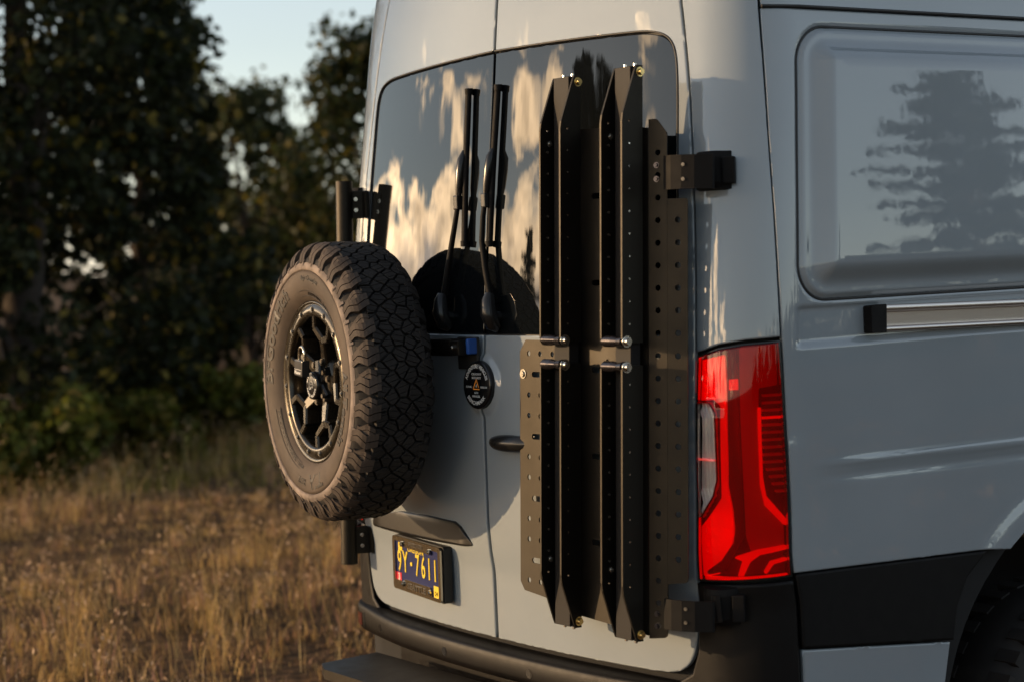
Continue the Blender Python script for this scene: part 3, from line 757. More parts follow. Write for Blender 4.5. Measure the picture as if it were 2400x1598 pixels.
# hinges of the rear doors
def hinge(sgn, z, up):
    h = MB()
    def H(s, zz, o_): return Q(sgn*s, zz, o_)
    s0 = .795
    # cover wrapping the corner
    vs = []; fs = []
    n = 10
    for i in range(n+1):
        s = s0+.012+.085*i/n; o_ = .006+.030*math.sin(math.pi*(.12+.88*i/n))**.7
        for zz, oo in ((z-.047, 0), (z-.044, o_*.8), (z-.03, o_), (z+.03, o_), (z+.044, o_*.8), (z+.047, 0)): vs.append(H(s, zz, oo-.004))
    for i in range(n):
        for j in range(5): fs.append((i*6+j, (i+1)*6+j, (i+1)*6+j+1, i*6+j+1))
    fs += [tuple(range(6)), tuple(range(n*6, n*6+6))]
    h.add(vs, fs, False)
    o = h.build('door_hinge', M['plastic'], van)
    k = MB(); k.cyl(H(s0+.05, z-.034, .028), H(s0+.05, z+.034, .028), .0135, 16); k.build('hinge_knuckle', M['gloss_plastic'], o)
    k = MB(); q = [H(s0+.087, z, .022), H(s0+.087, z, .022)]
    k.box(H(s0+.093, z-.002, .012), (.03, .034, .064), m=Matrix.Rotation(math.radians(42*sgn), 3, 'Z').to_4x4(), bev=.003); k.build('hinge_stop', M['plastic'], o)
    return o
for sg in (1, -1):
    hinge(sg, 1.945, True); hinge(sg, .915, False)

# rear axle wheels of the van
def road_wheel(x, y, sgn):
    w = empty('road_wheel', (x, y, .40)); w.parent = van
    mb = MB(); mb.lathe([(-.12, .22), (-.125, .30), (-.12, .36), (-.09, .398), (.09, .398), (.12, .36), (.125, .30), (.12, .22)], n=72)
    mb.xform(Matrix.Rotation(math.pi/2, 4, 'Z'))
    for i in range(36):
        a = 2*math.pi*i/36
        for sx in (-1, 1): mb.box(Vector((sx*.09, .392*math.cos(a), .392*math.sin(a))), (.07, .036, .022), m=Matrix.Rotation(a-math.pi/2, 3, 'X').to_4x4())
    mb.build('tyre', M['tyre'], w)
    mb = MB(); mb.lathe([(-.11, .225), (-.09, .20), (-.05, .19), (-.04, .06), (-.06, .04), (-.06, 0.001)], n=48); mb.xform(Matrix.Rotation(math.pi/2*sgn, 4, 'Z')); mb.build('rim', M['wheel'], w)
for y in (1.315, 4.98):
    road_wheel(.82, y, 1); road_wheel(-.82, y, -1)
mb = MB(); mb.box((0, 2.9, .62), (1.2, 4.9, .25)); mb.build('chassis', M['shell'], van)
fw_ = [P(XE-.03, z) for z in (.45, .9, 1.3, 1.7, 2.1, 2.45, 2.6)]; mb = MB(); nose = []
for (k, p) in enumerate(fw_): nose.append([Vector((p.x*math.cos(math.pi*i/16), p.y+(.75, .8, .7, .32, .12, .03, 0)[k]*math.sin(math.pi*i/16)**.6, p.z)) for i in range(17)])
mb.add([v for r_ in nose for v in r_], [(17*k+i, 17*k+i+1, 17*k+18+i, 17*k+17+i) for k in range(6) for i in range(16)], True); mb.build('nose', M['paint'], van)
for sg in (1, -1):
    mb = MB(); vs = []; fs = []
    for i in range(25):
        t = math.radians(150-120*i/24)
        for xx in (.93, .60): vs.append((sg*xx, 1.315+.62*math.cos(t), .46+.60*math.sin(t)))
    mb.add(vs, [(2*i, 2*i+2, 2*i+3, 2*i+1) for i in range(24)], True); mb.build('wheel_arch_liner', M['shell'], van)

# ------------------------------------------------------------------ spare wheel (local: axis Y, outer face towards -Y)
WC = Vector((-.424, -.196, 1.431)); WM = Matrix.Translation(WC) @ Matrix.Rotation(math.radians(-7), 4, 'Z') @ Matrix.Rotation(math.radians(-1.5), 4, 'X')
wheel = empty('spare_wheel'); wheel.matrix_world = WM
tag(wheel, 'spare off-road tyre on a dark bronze wheel mounted on the left rear door', 'spare wheel')
TR = .3925
# profile of the carcass as (y, r), front half
FP = [(-.080, .224), (-.094, .228), (-.106, .240), (-.1155, .262), (-.1185, .285), (-.117, .304), (-.1145, .3125), (-.1160, .3135), (-.1175, .3155), (-.1165, .328), (-.1125, .334), (-.107, .345), (-.096, .3545), (-.084, .3660), (-.069, .3740), (-.045, .3780), (0, .3795)]
BPf = [(-y, r) for y, r in FP[:-1]][::-1]
tyre = MB(); tyre.lathe(FP[:7]+FP[10:]+BPf, n=144)
tyre_o = tyre.build('tyre', M['tyre'], wheel, weld=False)
sw = MB(); sw.lathe([(y-.0006, r) for y, r in FP[1:7]]+[(-.1150, .3125)], n=144); sw.build('sidewall', M['dusty'], tyre_o, weld=False)
rg = MB(); rg.lathe([(-.1135, .3128), (-.1165, .3138), (-.1185, .3158), (-.1182, .324), (-.1165, .3300), (-.113, .3345)], n=144)
for i in range(72):
    a = 2*math.pi*(i+.3*random.random())/72; w_ = .0065+.003*random.random()
    pr = [(-.1185, .324), (-.1178, .331), (-.1135, .338), (-.110, .3425)]
    vs = []
    for (y, r) in pr:
        for da in (-w_, w_*.6): vs.append((r*math.cos(a+da/r*.6), y-.0012, r*math.sin(a+da/r*.6)))
    if i % 2 == 0: rg.add(vs, [(0, 2, 3, 1), (2, 4, 5, 3), (4, 6, 7, 5)])
rg.build('sidewall_ridge', M['ridge'], tyre_o, weld=False)
# arc-length parameter over the shoulder: point and outward normal
SH = [(-.1140, .331), (-.1100, .3385), (-.1045, .3470), (-.0970, .3565), (-.0875, .3660), (-.0755, .3735), (-.063, .3775), (-.050, .3790), (-.030, .3795)]
SL = [0]
for a, b in zip(SH, SH[1:]): SL.append(SL[-1]+math.dist(a, b))
def shp(t):
    l = t*SL[-1]; i = min(max(bisect.bisect_right(SL, l)-1, 0), len(SL)-2); k = (l-SL[i])/(SL[i+1]-SL[i])
    a, b = SH[i], SH[i+1]; y = a[0]+(b[0]-a[0])*k; r = a[1]+(b[1]-a[1])*k
    d = Vector((b[0]-a[0], b[1]-a[1])).normalized(); return y, r, Vector((-d.y, d.x))   # normal in (y, r)
def lug(mb, a0, ta, tb, w, zig, hgt, side):
    """one shoulder lug: two halves with a sipe between; zig = sideways shift along its length"""
    n = 8
    for (u0, u1) in ((-.5, -.04), (.04, .5)):
        top = []; bot = []
        for i in range(n+1):
            t = ta+(tb-ta)*i/n; y, r, nn = shp(t)
            ww = w*(1.0+.25*math.sin(t*3)); sh_ = zig*(.5-abs((t*2.2) % 1-.5))*1.6
            hh = hgt*(.30+.70*smooth01((t-ta)/.45)) if t < .5 else hgt
            hh = min(hh, hgt)
            for u in (u0, u1):
                a = a0+(sh_+u*ww)/r
                yy, rr = y+nn.x*hh, r+nn.y*hh
                yy = yy*side*-1 if side > 0 else yy
                top.append((rr*math.cos(a), yy, rr*math.sin(a)))
                yb = -y if side > 0 else y
                bot.append((r*math.cos(a)*.992, yb*.98, r*math.sin(a)*.992))
        fs = []; N2 = len(top)
        for i in range(n):
            fs.append((2*i, 2*i+1, 2*i+3, 2*i+2))
            fs.append((2*i, 2*i+2, N2+2*i+2, N2+2*i)); fs.append((2*i+1, N2+2*i+1, N2+2*i+3, 2*i+3))
        fs.append((0, N2, N2+1, 1)); fs.append((2*n, 2*n+1, N2+2*n+1, N2+2*n))
        mb.add(top+bot, fs)
NL = 31
for side, m_ in ((-1, M['lug']), (1, M['tyre'])):
    lugs = MB(); off = 0 if side < 0 else .5*2*math.pi/NL
    for i in range(NL):
        a = 2*math.pi*i/NL+off+random.uniform(-.006, .006)
        lug(lugs, a, .02, .70, .031, .017, .0148, side)
        lug(lugs, a+math.pi/NL, .16, .62, .0205, -.015, .0138, side)
    lo = lugs.build('shoulder_lugs', m_, tyre_o); lo['kind'] = 'stuff'
# centre blocks: cells of a jittered lattice, split by sipes
def clip(poly, p, n):
    o = []
    for i in range(len(poly)):
        a = poly[i]; b = poly[(i+1) % len(poly)]
        da = (a[0]-p[0])*n[0]+(a[1]-p[1])*n[1]; db = (b[0]-p[0])*n[0]+(b[1]-p[1])*n[1]
        if da <= 0: o.append(a)
        if da*db < 0:
            t = da/(da-db); o.append((a[0]+(b[0]-a[0])*t, a[1]+(b[1]-a[1])*t))
    return o
CIRC = 2*math.pi*TR; rows = [-.060, -.030, 0., .030, .060]; NB = 54
pts = []
for ri, y in enumerate(rows):
    for i in range(NB):
        pts.append((CIRC*(i+.5*(ri % 2)+.17*(random.random()-.5)*2)/NB, y+.0065*(random.random()-.5)*2))
blocks = MB()
for (u, y) in pts:
    cell = [(u-.05, -.072), (u+.05, -.072), (u+.05, .072), (u-.05, .072)]
    for (u2, y2) in pts:
        du = (u2-u+CIRC/2) % CIRC-CIRC/2
        if (du == 0 and y2 == y) or abs(du) > .09: continue
        L = math.hypot(du, y2-y); n = (du/L, (y2-y)/L); m_ = (u+du/2-n[0]*.0030, (y+y2)/2-n[1]*.0030)
        cell = clip(cell, m_, n)
        if len(cell) < 3: break
    if len(cell) < 3 or abs(area(cell)) < 1e-4: continue
    ang = math.radians(90+random.uniform(-28, 28)); n = (math.sin(ang), math.cos(ang))
    pieces = [cell]; 
    for k in (-.008, .008):
        c0 = (u+n[0]*k, y+n[1]*k); nw = []
        for q in pieces:
            a_ = clip(q, (c0[0]-n[0]*.0005, c0[1]-n[1]*.0005), n); b_ = clip(q, (c0[0]+n[0]*.0005, c0[1]+n[1]*.0005), (-n[0], -n[1]))
            for z_ in (a_, b_):
                if len(z_) >= 3 and abs(area(z_)) > 4e-6: nw.append(z_)
        pieces = nw
    for q in pieces:
        q2 = inset(q, .0008) if abs(area(q)) > 1e-4 else q
        def mp_(p, r): a = p[0]/TR; rr = r-.75*(p[1]**2); return (rr*math.cos(a), p[1], rr*math.sin(a))
        n_ = len(q); vs = [mp_(p, .3770) for p in q]+[mp_(p, TR-.0012) for p in q]+[mp_(p, TR) for p in q2]
        blocks.add(vs, [(i, (i+1) % n_, n_+(i+1) % n_, n_+i) for i in range(n_)]+[(n_+i, n_+(i+1) % n_, 2*n_+(i+1) % n_, 2*n_+i) for i in range(n_)]+[tuple(range(2*n_, 3*n_))])
bo = blocks.build('tread_blocks', M['tyre'], tyre_o); bo['kind'] = 'stuff'
# raised lettering on the sidewall
def swmap(x, z, d):
    r = math.hypot(x, z)
    q = [(r_, y_) for y_, r_ in FP[1:7]]
    y = np.interp(r, [a for a, b in q], [b for a, b in q])
    return (x, y-.0012-d, z)
RAD = math.radians
mb = MB()
text_arc(mb, 'BFGoodrich', .056, .277, RAD(-60), lambda x, z, d: swmap(x, z, d), .0011, .0016, sx=1.18)
text_arc(mb, 'All-Terrain', .046, .277, RAD(104), lambda x, z, d: swmap(x, z, d), .0011, .0013, sx=1.05)
text_arc(mb, 'T/A', .056, .277, RAD(168), lambda x, z, d: swmap(x, z, d), .0009, .0014, sx=1.1)
text_arc(mb, 'KO2', .026, .281, RAD(188), lambda x, z, d: swmap(x, z, d), .0007, .0)
text_arc(mb, 'Baja Champion', .020, .292, RAD(8), lambda x, z, d: swmap(x, z, d), .0007, .0)
for k, (t, a) in enumerate((('LT265/70R17 121/118S', 205), ('STATIC LOADED RADIUS', 232), ('TUBELESS RADIAL', 14), ('MUD AND SNOW', 40))):
    text_arc(mb, t, .0125, .2475, RAD(a), lambda x, z, d: swmap(x, z, d), .0006, .0, inward=(90 < a < 270))
for a0, a1, r in ((196, 250, .2565), (196, 250, .240), (-10, 52, .2565), (-10, 52, .241)):
    pts_ = [(r*math.sin(RAD(a0+(a1-a0)*i/30)), r*math.cos(RAD(a0+(a1-a0)*i/30))) for i in range(31)]
    mb.tube([swmap(x, z, .0002) for x, z in pts_], .0008, 4)
o = mb.build('tyre_lettering', M['letter'], tyre_o); o['kind'] = 'stuff'

# wheel rim
rim = empty('rim'); rim.parent = wheel
mb = MB(); YF = -.092
mb.lathe([(-.070, .226), (-.086, .2285), (-.094, .227), (-.0965, .2225), (YF, .218), (YF, .2165), (YF-.003, .2145), (YF-.0035, .190), (YF-.0005, .184), (YF+.012, .1815), (.02, .178)], n=120)
mb.build('beadlock_ring', M['wheel'], rim, weld=False)
mb = MB(); mb.lathe([(-.07, .182), (-.02, .178), (.07, .175), (.095, .20), (.095, .21), (.06, .20), (-.07, .186)], n=72); mb.lathe([(.030, .18), (.030, .02)], n=48); mb.build('barrel', M['wheel_dark'], rim, weld=False)
for i in range(15):
    a = 2*math.pi*(i+.03)/15; c = Vector((.2022*math.sin(a), YF-.0035, .2022*math.cos(a)))
    mb = MB(); mb.cyl(c+Vector((0, .004, 0)), c-Vector((0, .0012, 0)), .0085, 20); mb.build('bolt_recess', M['wheel_dark'], rim)
    mb = MB(); mb.cyl(c, c-Vector((0, .0040, 0)), .0062, 6, smooth=False); mb.cyl(c, c-Vector((0, .0052, 0)), .0035, 12); mb.build('rim_bolt', M['steel'], rim)
# five forked spokes
def bar(mb, p0, p1, w0, w1, y0, y1, dep, bv=.0035):
    """a spoke bar between two points of the wheel plane; y0, y1 the height of its face"""
    p0 = Vector(p0); p1 = Vector(p1); d = (p1-p0).normalized(); n = Vector((-d.y, d.x))
    def sec(p, w, y): 
        a = p+n*(w/2); b = p-n*(w/2); a2 = p+n*(w/2+bv); b2 = p-n*(w/2+bv); a3 = p+n*(w/2+bv*1.8); b3 = p-n*(w/2+bv*1.8)
        return [(a3.x, y+dep, a3.y), (a2.x, y+bv*1.4, a2.y), (a.x, y, a.y), (b.x, y, b.y), (b2.x, y+bv*1.4, b2.y), (b3.x, y+dep, b3.y)]
    vs = sec(p0, w0, y0)+sec(p1, w1, y1)
    mb.add(vs, [(i, (i+1), 6+i+1, 6+i) for i in range(5)]+[tuple(range(6)), tuple(range(6, 12))])
pol = lambda r, a: (r*math.sin(a), r*math.cos(a))
for k in range(5):
    ph = RAD(17+72*k); mb = MB()
    J = pol(.122, ph); HB = pol(.050, ph)
    bar(mb, HB, J, .034, .022, YF+.024, YF+.008, .035)
    for sg in (-1, 1):
        K = pol(.150, ph+sg*RAD(19)); bar(mb, J, K, .017, .013, YF+.008, YF+.002, .040); bar(mb, K, pol(.190, ph+sg*RAD(16.5)), .013, .016, YF+.002, YF-.001, .045)
    mb.build('spoke', M['wheel'], rim)
mb = MB(); mb.lathe([(YF+.070, .085), (YF+.050, .082), (YF+.030, .068), (YF+.024, .055), (YF+.022, .040), (YF+.022, .001)], n=60); mb.build('hub', M['wheel'], rim)
for k in range(6):
    a = RAD(20+60*k); c = Vector((.060*math.sin(a), YF+.024, .060*math.cos(a)))
    mb = MB(); mb.cyl(c+Vector((0, .02, 0)), c-Vector((0, .010, 0)), .0105, 6, smooth=False); mb.cyl(c, c-Vector((0, .013, 0)), .0075, 12); mb.build('lug_nut', M['bolt_dark'], rim)
cc = Vector((-.012, YF-.004, -.010))
mb = MB(); mb.lathe([(.05, .040), (.006, .040), (.001, .0385), (0., .036), (-.0, .0)], n=48); mb.xform(Matrix.Translation(cc)); capo = mb.build('centre_cap', M['badge'], rim)
mb = MB(); cm = lambda x, z, d: (cc.x+x, cc.y-.0004-d, cc.z+z)
text_arc(mb, 'BLACK RHINO', .0105, .0300, 0, cm, .0003, .0002, sx=1.15); text_arc(mb, 'HARD ALLOYS', .0105, .0300, math.pi, cm, .0003, .0002, inward=True, sx=1.15)
for pl_ in ([(-.016, -.010), (-.012, .008), (-.006, .013), (.000, .009), (.003, .015), (.006, .008), (.012, .011), (.014, .002), (.010, -.006), (.003, -.003), (-.002, -.011), (-.007, -.004), (-.010, -.012)],):
    n_ = len(pl_); 
    for i in range(n_):
        a, b = pl_[i], pl_[(i+1) % n_]; mb.tube([cm(a[0], a[1], .0003), cm(b[0], b[1], .0003)], .0009, 4)
for e_ in ((-.006, .004), (.006, .004)): mb.cyl(cm(e_[0], e_[1], 0), cm(e_[0], e_[1], .0006), .0016, 8)
mb.build('cap_lettering', M['white'], capo)
# locking bracket beside the cap
mb = MB(); 
for a_, l_ in ((60, .062), (132, .064), (-8, .060)):
    p = pol(l_, RAD(a_)); bar(mb, (0, 0), p, .026, .020, YF+.008, YF+.012, .03)
mb.build('lock_bracket', M['gloss_plastic'], rim)
for a_ in (60, 132):
    p = pol(.056, RAD(a_)); mb = MB(); mb.cyl((p[0], YF+.012, p[1]), (p[0], YF+.004, p[1]), .007, 6, smooth=False); mb.build('bracket_bolt', M['bolt_dark'], rim)

# padlock hanging on the wheel bracket
lock = empty('padlock'); lock.matrix_world = WM @ Matrix.Translation((-.016, YF-.030, .040)) @ Matrix.Rotation(RAD(4), 4, 'Y')
tag(lock, 'small black padlock with steel shackle hanging in front of the wheel hub', 'padlock')
mb = MB(); mb.box((0, 0, 0), (.058, .024, .046), bev=.004); mb.build('lock_body', M['brass'], lock)
mb = MB(); mb.tube([(-.019, 0, .018), (-.019, 0, .040)]+[(.019*-math.cos(t), 0, .040+.019*math.sin(t)) for t in np.linspace(.2, math.pi-.2, 9)]+[(.019, 0, .040), (.019, 0, .018)], .0048, 10); mb.build('shackle', M['chrome'], lock)
mb = MB(); text_flat(mb, 'Master', .0135, lambda x, y, z: (x, -.0124-z, y-.012), .0003, .0003, sx=1.2); mb.box((0, -.0123, -.0035), (.048, .0008, .0012)); mb.build('lock_lettering', M['white'], lock)

# ------------------------------------------------------------------ spare wheel carrier on the left hinges
car = empty('wheel_carrier', (-.80, .0, .9)); tag(car, 'black tube carrier on the left door hinges behind the spare wheel', 'wheel carrier')
def cb(name, mb, m=M['powder']):
    mb.xform(Matrix.Translation((.80, 0, -.9))); return mb.build(name, m, car)
TX, TY = -.777, .020
mb = MB(); mb.cyl((TX-.006, TY-.018, .845), (TX+.004, TY+.016, 2.010), .0255, 28); cb('post', mb)
for z, zz in ((1.938, 0), (.918, 0)):
    lean = (z-1.43)*.029
    mb = MB(); mb.box((TX+.018, TY+lean+.030, z), (.010, .075, .084), m=Matrix.Rotation(RAD(-24), 3, 'Z').to_4x4(), bev=.002); cb('hinge_plate', mb)
    mb = MB(); mb.box((TX+.036, TY+lean+.052, z), (.05, .012, .080), m=Matrix.Rotation(RAD(-12), 3, 'Z').to_4x4(), bev=.002); cb('bracket', mb)
    for dz in (-.0165, .0165):
        c = Vector((TX+.026, TY+lean+.026, z+dz)); n = Vector((.913, -.407, 0)); mb = MB(); mb.cyl(c-n*.004, c+n*.005, .0062, 14); mb.cyl(c, c+n*.008, .0038, 10); cb('bolt', mb, M['steel'])
mb = MB(); mb.tube([(TX+.01, TY-.01, 1.545), (-.60, -.045, 1.54), (-.30, -.05, 1.53), (-.17, -.058, 1.525)], .019, 14); cb('cross_tube', mb)
mb = MB(); mb.tube([(TX+.01, TY-.015, 1.33), (-.60, -.045, 1.33), (-.42, -.055, 1.37)], .019, 14); cb('cross_tube', mb)
mb = MB(); mb.box((-.42, -.075, 1.43), (.16, .03, .22), bev=.004); cb('wheel_mount', mb)
mb = MB(); mb.box((-.118, -.060, 1.523), (.135, .045, .046), m=Matrix.Rotation(RAD(2), 3, 'Z').to_4x4(), bev=.007); cb('latch_arm', mb)
mb = MB(); mb.box((-.035, -.062, 1.522), (.044, .034, .040), bev=.003); cb('latch_clamp', mb)
mb = MB(); mb.box((-.006, -.040, 1.525), (.016, .030, .042), bev=.005); cb('latch_pad', mb, M['blue_pad'])
mb = MB(); mb.box((-.045, -.024, 1.505), (.095, .010, .088), bev=.003); cb('wear_pad', mb, M['seal'])
mb = MB(); mb.cyl((-.036, -.078, 1.523), (-.036, -.086, 1.523), .008, 6, smooth=False); mb.cyl((-.036, -.078, 1.523), (-.036, -.089, 1.523), .005, 12); cb('latch_bolt', mb, M['steel'])

# ------------------------------------------------------------------ licence plate
npl = empty('licence_plate'); pc = Vector((-.372, .012, .884)); 
lp_m = Matrix.Translation((-.360, -.018, .882)) @ Matrix.Rotation(RAD(-6.2), 4, 'Z') @ Matrix.Rotation(RAD(1.0), 4, 'Y') @ Matrix.Scale(.97, 4)
npl.matrix_world = lp_m
tag(npl, 'dark blue number plate with yellow characters in a chrome frame on the left rear door', 'licence plate')
fr = lambda x, z, d: (x, -d, z)
mb = MB(); ol = fillet([(-.162, -.084), (.162, -.084), (.162, .082), (-.162, .082)], .012, 5); mb.prism(ol, lambda p: (p[0]+.002, .030, p[1]), lambda p: (p[0]+.002, .004, p[1])); mb.build('plate_holder', M['seal'], npl)
mb = MB(); ol = fillet([(-.152, -.076), (.152, -.076), (.152, .076), (-.152, .076)], .010, 5); mb.prism(ol, lambda p: (p[0], .004, p[1]), lambda p: (p[0], -.001, p[1])); mb.build('plate_face', M['plate_blue'], npl)
outl = fillet([(-.158, -.081), (.158, -.081), (.158, .080), (-.158, .080)], .012, 5)
innr = fillet([(-.143, -.052), (-.085, -.052), (-.078, -.045), (.090, -.045), (.098, -.070), (.143, -.070), (.143, .066), (.088, .066), (.080, .052), (-.080, .052), (-.088, .066), (-.143, .066)], .003, 2)
mb = plate2d(outl, [innr[::-1]], .006, lambda x, z, d: (x, -.006+d, z)); mb.build('plate_frame', M['chrome'], npl)
mb = MB()
text_flat(mb, 'SEATTLE', .024, lambda x, y, z: (x, -.0068-z, y-.0625), .0007, .0006, sx=1.3)
text_flat(mb, 'FREELINER', .015, lambda x, y, z: (x, -.0068-z, y+.0655), .0006, .0003, sx=1.3)
o = mb.build('frame_lettering', M['bolt_dark'], npl); o['kind'] = 'stuff'
mb = MB(); 
for ch, xx in (('9', -.117), ('Y', -.079), ('7', .002), ('6', .042), ('1', .080), ('1', .118)):
    text_flat(mb, ch, .092, lambda x, y, z, xx=xx: (x+xx, -.0022-z, y+.004), .0011, .0007, sx=.60)
mb.cyl((-.038, -.001, .006), (-.038, -.0032, .006), .0065, 12)
text_flat(mb, 'OREGON', .024, lambda x, y, z: (x-.01, -.0016-z, y+.049), .0004, .0004, sx=1.05)
mb.build('plate_characters', M['plate_yellow'], npl)
for nm, bx_, m_ in (('month_sticker', (-.127, -.043, .036, .026), M['sticker_red']), ('year_sticker', (.122, -.054, .034, .034), M['plate_yellow']), ('permit_sticker', (-.112, .050, .026, .024), M['plate_yellow'])):
    mb = MB(); mb.box((bx_[0], -.0016, bx_[1]), (bx_[2], .0012, bx_[3])); mb.build(nm, m_, npl)
mb = MB(); text_flat(mb, '3', .028, lambda x, y, z: (x-.124, -.0024-z, y-.043), .0002, .0005); mb.build('sticker_digit', M['white'], npl)
mb = MB(); text_flat(mb, '24', .018, lambda x, y, z: (x+.122, -.0024-z, y-.060), .0002, .0003); mb.build('sticker_digits', M['badge'], npl)
for x, z in ((-.09, .060), (.09, .060), (-.09, -.060), (.09, -.060)):
    mb = MB(); mb.cyl((x, -.004, z), (x, -.011, z), .0085, 6, smooth=False); mb.cyl((x, -.008, z), (x, -.014, z), .0055, 10, r2=.003); mb.build('plate_screw', M['chrome'], npl)

# ------------------------------------------------------------------ hitch step below the bumper
hs = empty('hitch_step', (0, -.16, .62)); tag(hs, 'flat black step plate sticking out below the rear bumper', 'step')
mb = MB(); ol = fillet([(-.53, .095), (-.515, -.100), (-.44, -.135), (.44, -.135), (.515, -.100), (.53, .095)], .008, 3); mb.prism(ol, lambda p: (p[0], p[1], .0), lambda p: (p[0], p[1], -.028)); mb.build('step_plate', M['powder'], hs)
mb = MB(); mb.box((0, .12, -.065), (.07, .36, .06), bev=.004); mb.build('hitch_tube', M['powder'], hs)

# ------------------------------------------------------------------ gear rack on the right door (local frame leans forward with the door)
LEAN = math.radians(-2.6); RO = Vector((0, -.040, 1.2))
RM = Matrix.Translation(RO) @ Matrix.Rotation(LEAN, 4, 'X')
rack = empty('gear_rack'); rack.matrix_world = RM
tag(rack, 'black perforated metal gear rack covering the right rear door', 'gear rack')
def R_(x, y, z): return (x, y, z-1.2)        # z given as height above ground
PITCH = .0535
outl = [(.197, .915), (.215, .893), (.36, .880), (.36, .862), (.720, .845), (.720, 2.055), (.655, 2.065), (.36, 2.075), (.36, 1.545), (.222, 1.545), (.197, 1.515)]
outl = fillet(outl, [.004, .004, .0, .004, .0, .0, .006, .006, .012, .006, .006], 3)
holes = []
for i in range(12):
    z = 1.510-PITCH*i
    if i % 3 == 1: holes.append(slot(.272, z, .046, .0145))
    else: holes.append(circle(.236, z, .0072)); holes.append(circle(.285, z, .0072))
holes.append(circle(.338, 1.510, .0072))
for i in range(22):
    z = 2.03-PITCH*i
    holes.append(circle(.565, z, .0072))
    if i % 4 == 2: holes.append(slot(.525, z-.02, .046, .0145))
for x in (.565, .615): holes.append(circle(x, 1.513+.0+ (0 if x > .6 else 0), .0072)) if x > .6 else None
mb = plate2d(outl, [h[::-1] for h in holes], .0035, lambda x, y, d: R_(x, d, y)); mb.build('back_plate', M['powder'], rack)
# angled wings
def wing(name, p0, p1, zt, zb, hx, cham, skip=()):
    p0 = Vector((*p0, 0)); p1 = Vector((*p1, 0)); d = (p1-p0); L = d.length; d.normalize(); n = Vector((d.y, -d.x, 0))
    ol = fillet([(0, zb), (L, zb+.006), (L, zt-cham), (L-.028 if cham > .015 else L, zt) if cham > .015 else (L, zt-.0001), (0, zt)], [.0, .012, .012, .012, .0], 4)
    hl = []
    i = 0
    while True:
        z = 1.995-PITCH*i
        if z < zb+.03: break
        if z < zt-.03: hl.append(circle(hx*L, z, .0074))
        i += 1
    mb = plate2d(ol, [h[::-1] for h in hl], .0035, lambda x, y, dd: R_(*(p0+d*x-n*dd).to_2d(), y)); return mb.build(name, M['powder'], rack)
wing('wing_plate', (.7235, .0005), (.7700, .0185), 2.075, .838, .50, .035)
wing('wing_plate', (.7703, .0190), (.8160, .0425), 1.885, .972, .52, .012)
def bolt(mb_parent, p, n, r=.0085, m=M['steel'], name='bolt', l=.006):
    p = Vector(p); n = Vector(n).normalized(); mb = MB(); mb.cyl(p, p+n*.0018, r*1.35, 18); mb.cyl(p, p+n*l, r, 18, r2=r*.8)
    mb.cyl(p+n*(l*.75), p+n*(l+.0004), r*.42, 6, smooth=False); return mb.build(name, m, mb_parent)
wn_ = Vector((.36, -.93, 0))
for z in (1.965, 1.932): bolt(rack, R_(.7445, .0078, z), wn_, .0055, m=M['roller'])
for z in (.899, .870): bolt(rack, R_(.7445, .0078, z), wn_, .0055, m=M['roller'])
bolt(rack, R_(.2125, -.0005, 1.457), (0, -1, 0), .0095)
# brackets from the wing to the hinges
def bracket(z0, z1, zc):
    mb = MB()
    vs = []
    prof = [(.774, .020), (.800, .020), (.826, .030), (.852, .048), (.880, .080)]
    for (x, y) in prof:
        for (dy, zz) in ((-.012, z0), (-.012, z1), (-.006, z1), (-.006, z0)): vs.append(R_(x, y+dy-.004, zz))
    fs = []
    for i in range(4):
        for j in range(4): fs.append((4*i+j, 4*i+(j+1) % 4, 4*i+4+(j+1) % 4, 4*i+4+j))
    fs += [(0, 1, 2, 3), (16, 19, 18, 17)]
    mb.add(vs, fs); o = mb.build('hinge_bracket', M['plastic'], rack)
    return o
b1 = bracket(1.905, 1.985, 1.945)
for dz in (-.017, .017): bolt(rack, R_(.828, .020, 1.945+dz), (.5, -.86, 0), .0052, m=M['bolt_dark'])
# X shaped cut-out on the upper bracket: four small triangular pockets
for k in range(4):
    a = math.pi/2*k; c = Vector((.797, 1.945)); t1 = [(0.004, 0), (.015, .0095), (.015, -.0095)]
    pl_ = [(c.x+(x*math.cos(a)-y*math.sin(a))*.8, c.y+x*math.sin(a)+y*math.cos(a)) for x, y in t1]
    mb = MB(); mb.prism(pl_, lambda p: R_(p[0], .0020+(p[0]-.768)*.15, p[1]), lambda p: R_(p[0], .009+(p[0]-.768)*.15, p[1])); mb.build('bracket_cutout', M['gap'], rack)
b2 = bracket(.868, .940, .905)
for dz in (-.016, .016): bolt(rack, R_(.832, .023, .905+dz), (.5, -.86, 0), .0052, m=M['bolt_dark'])

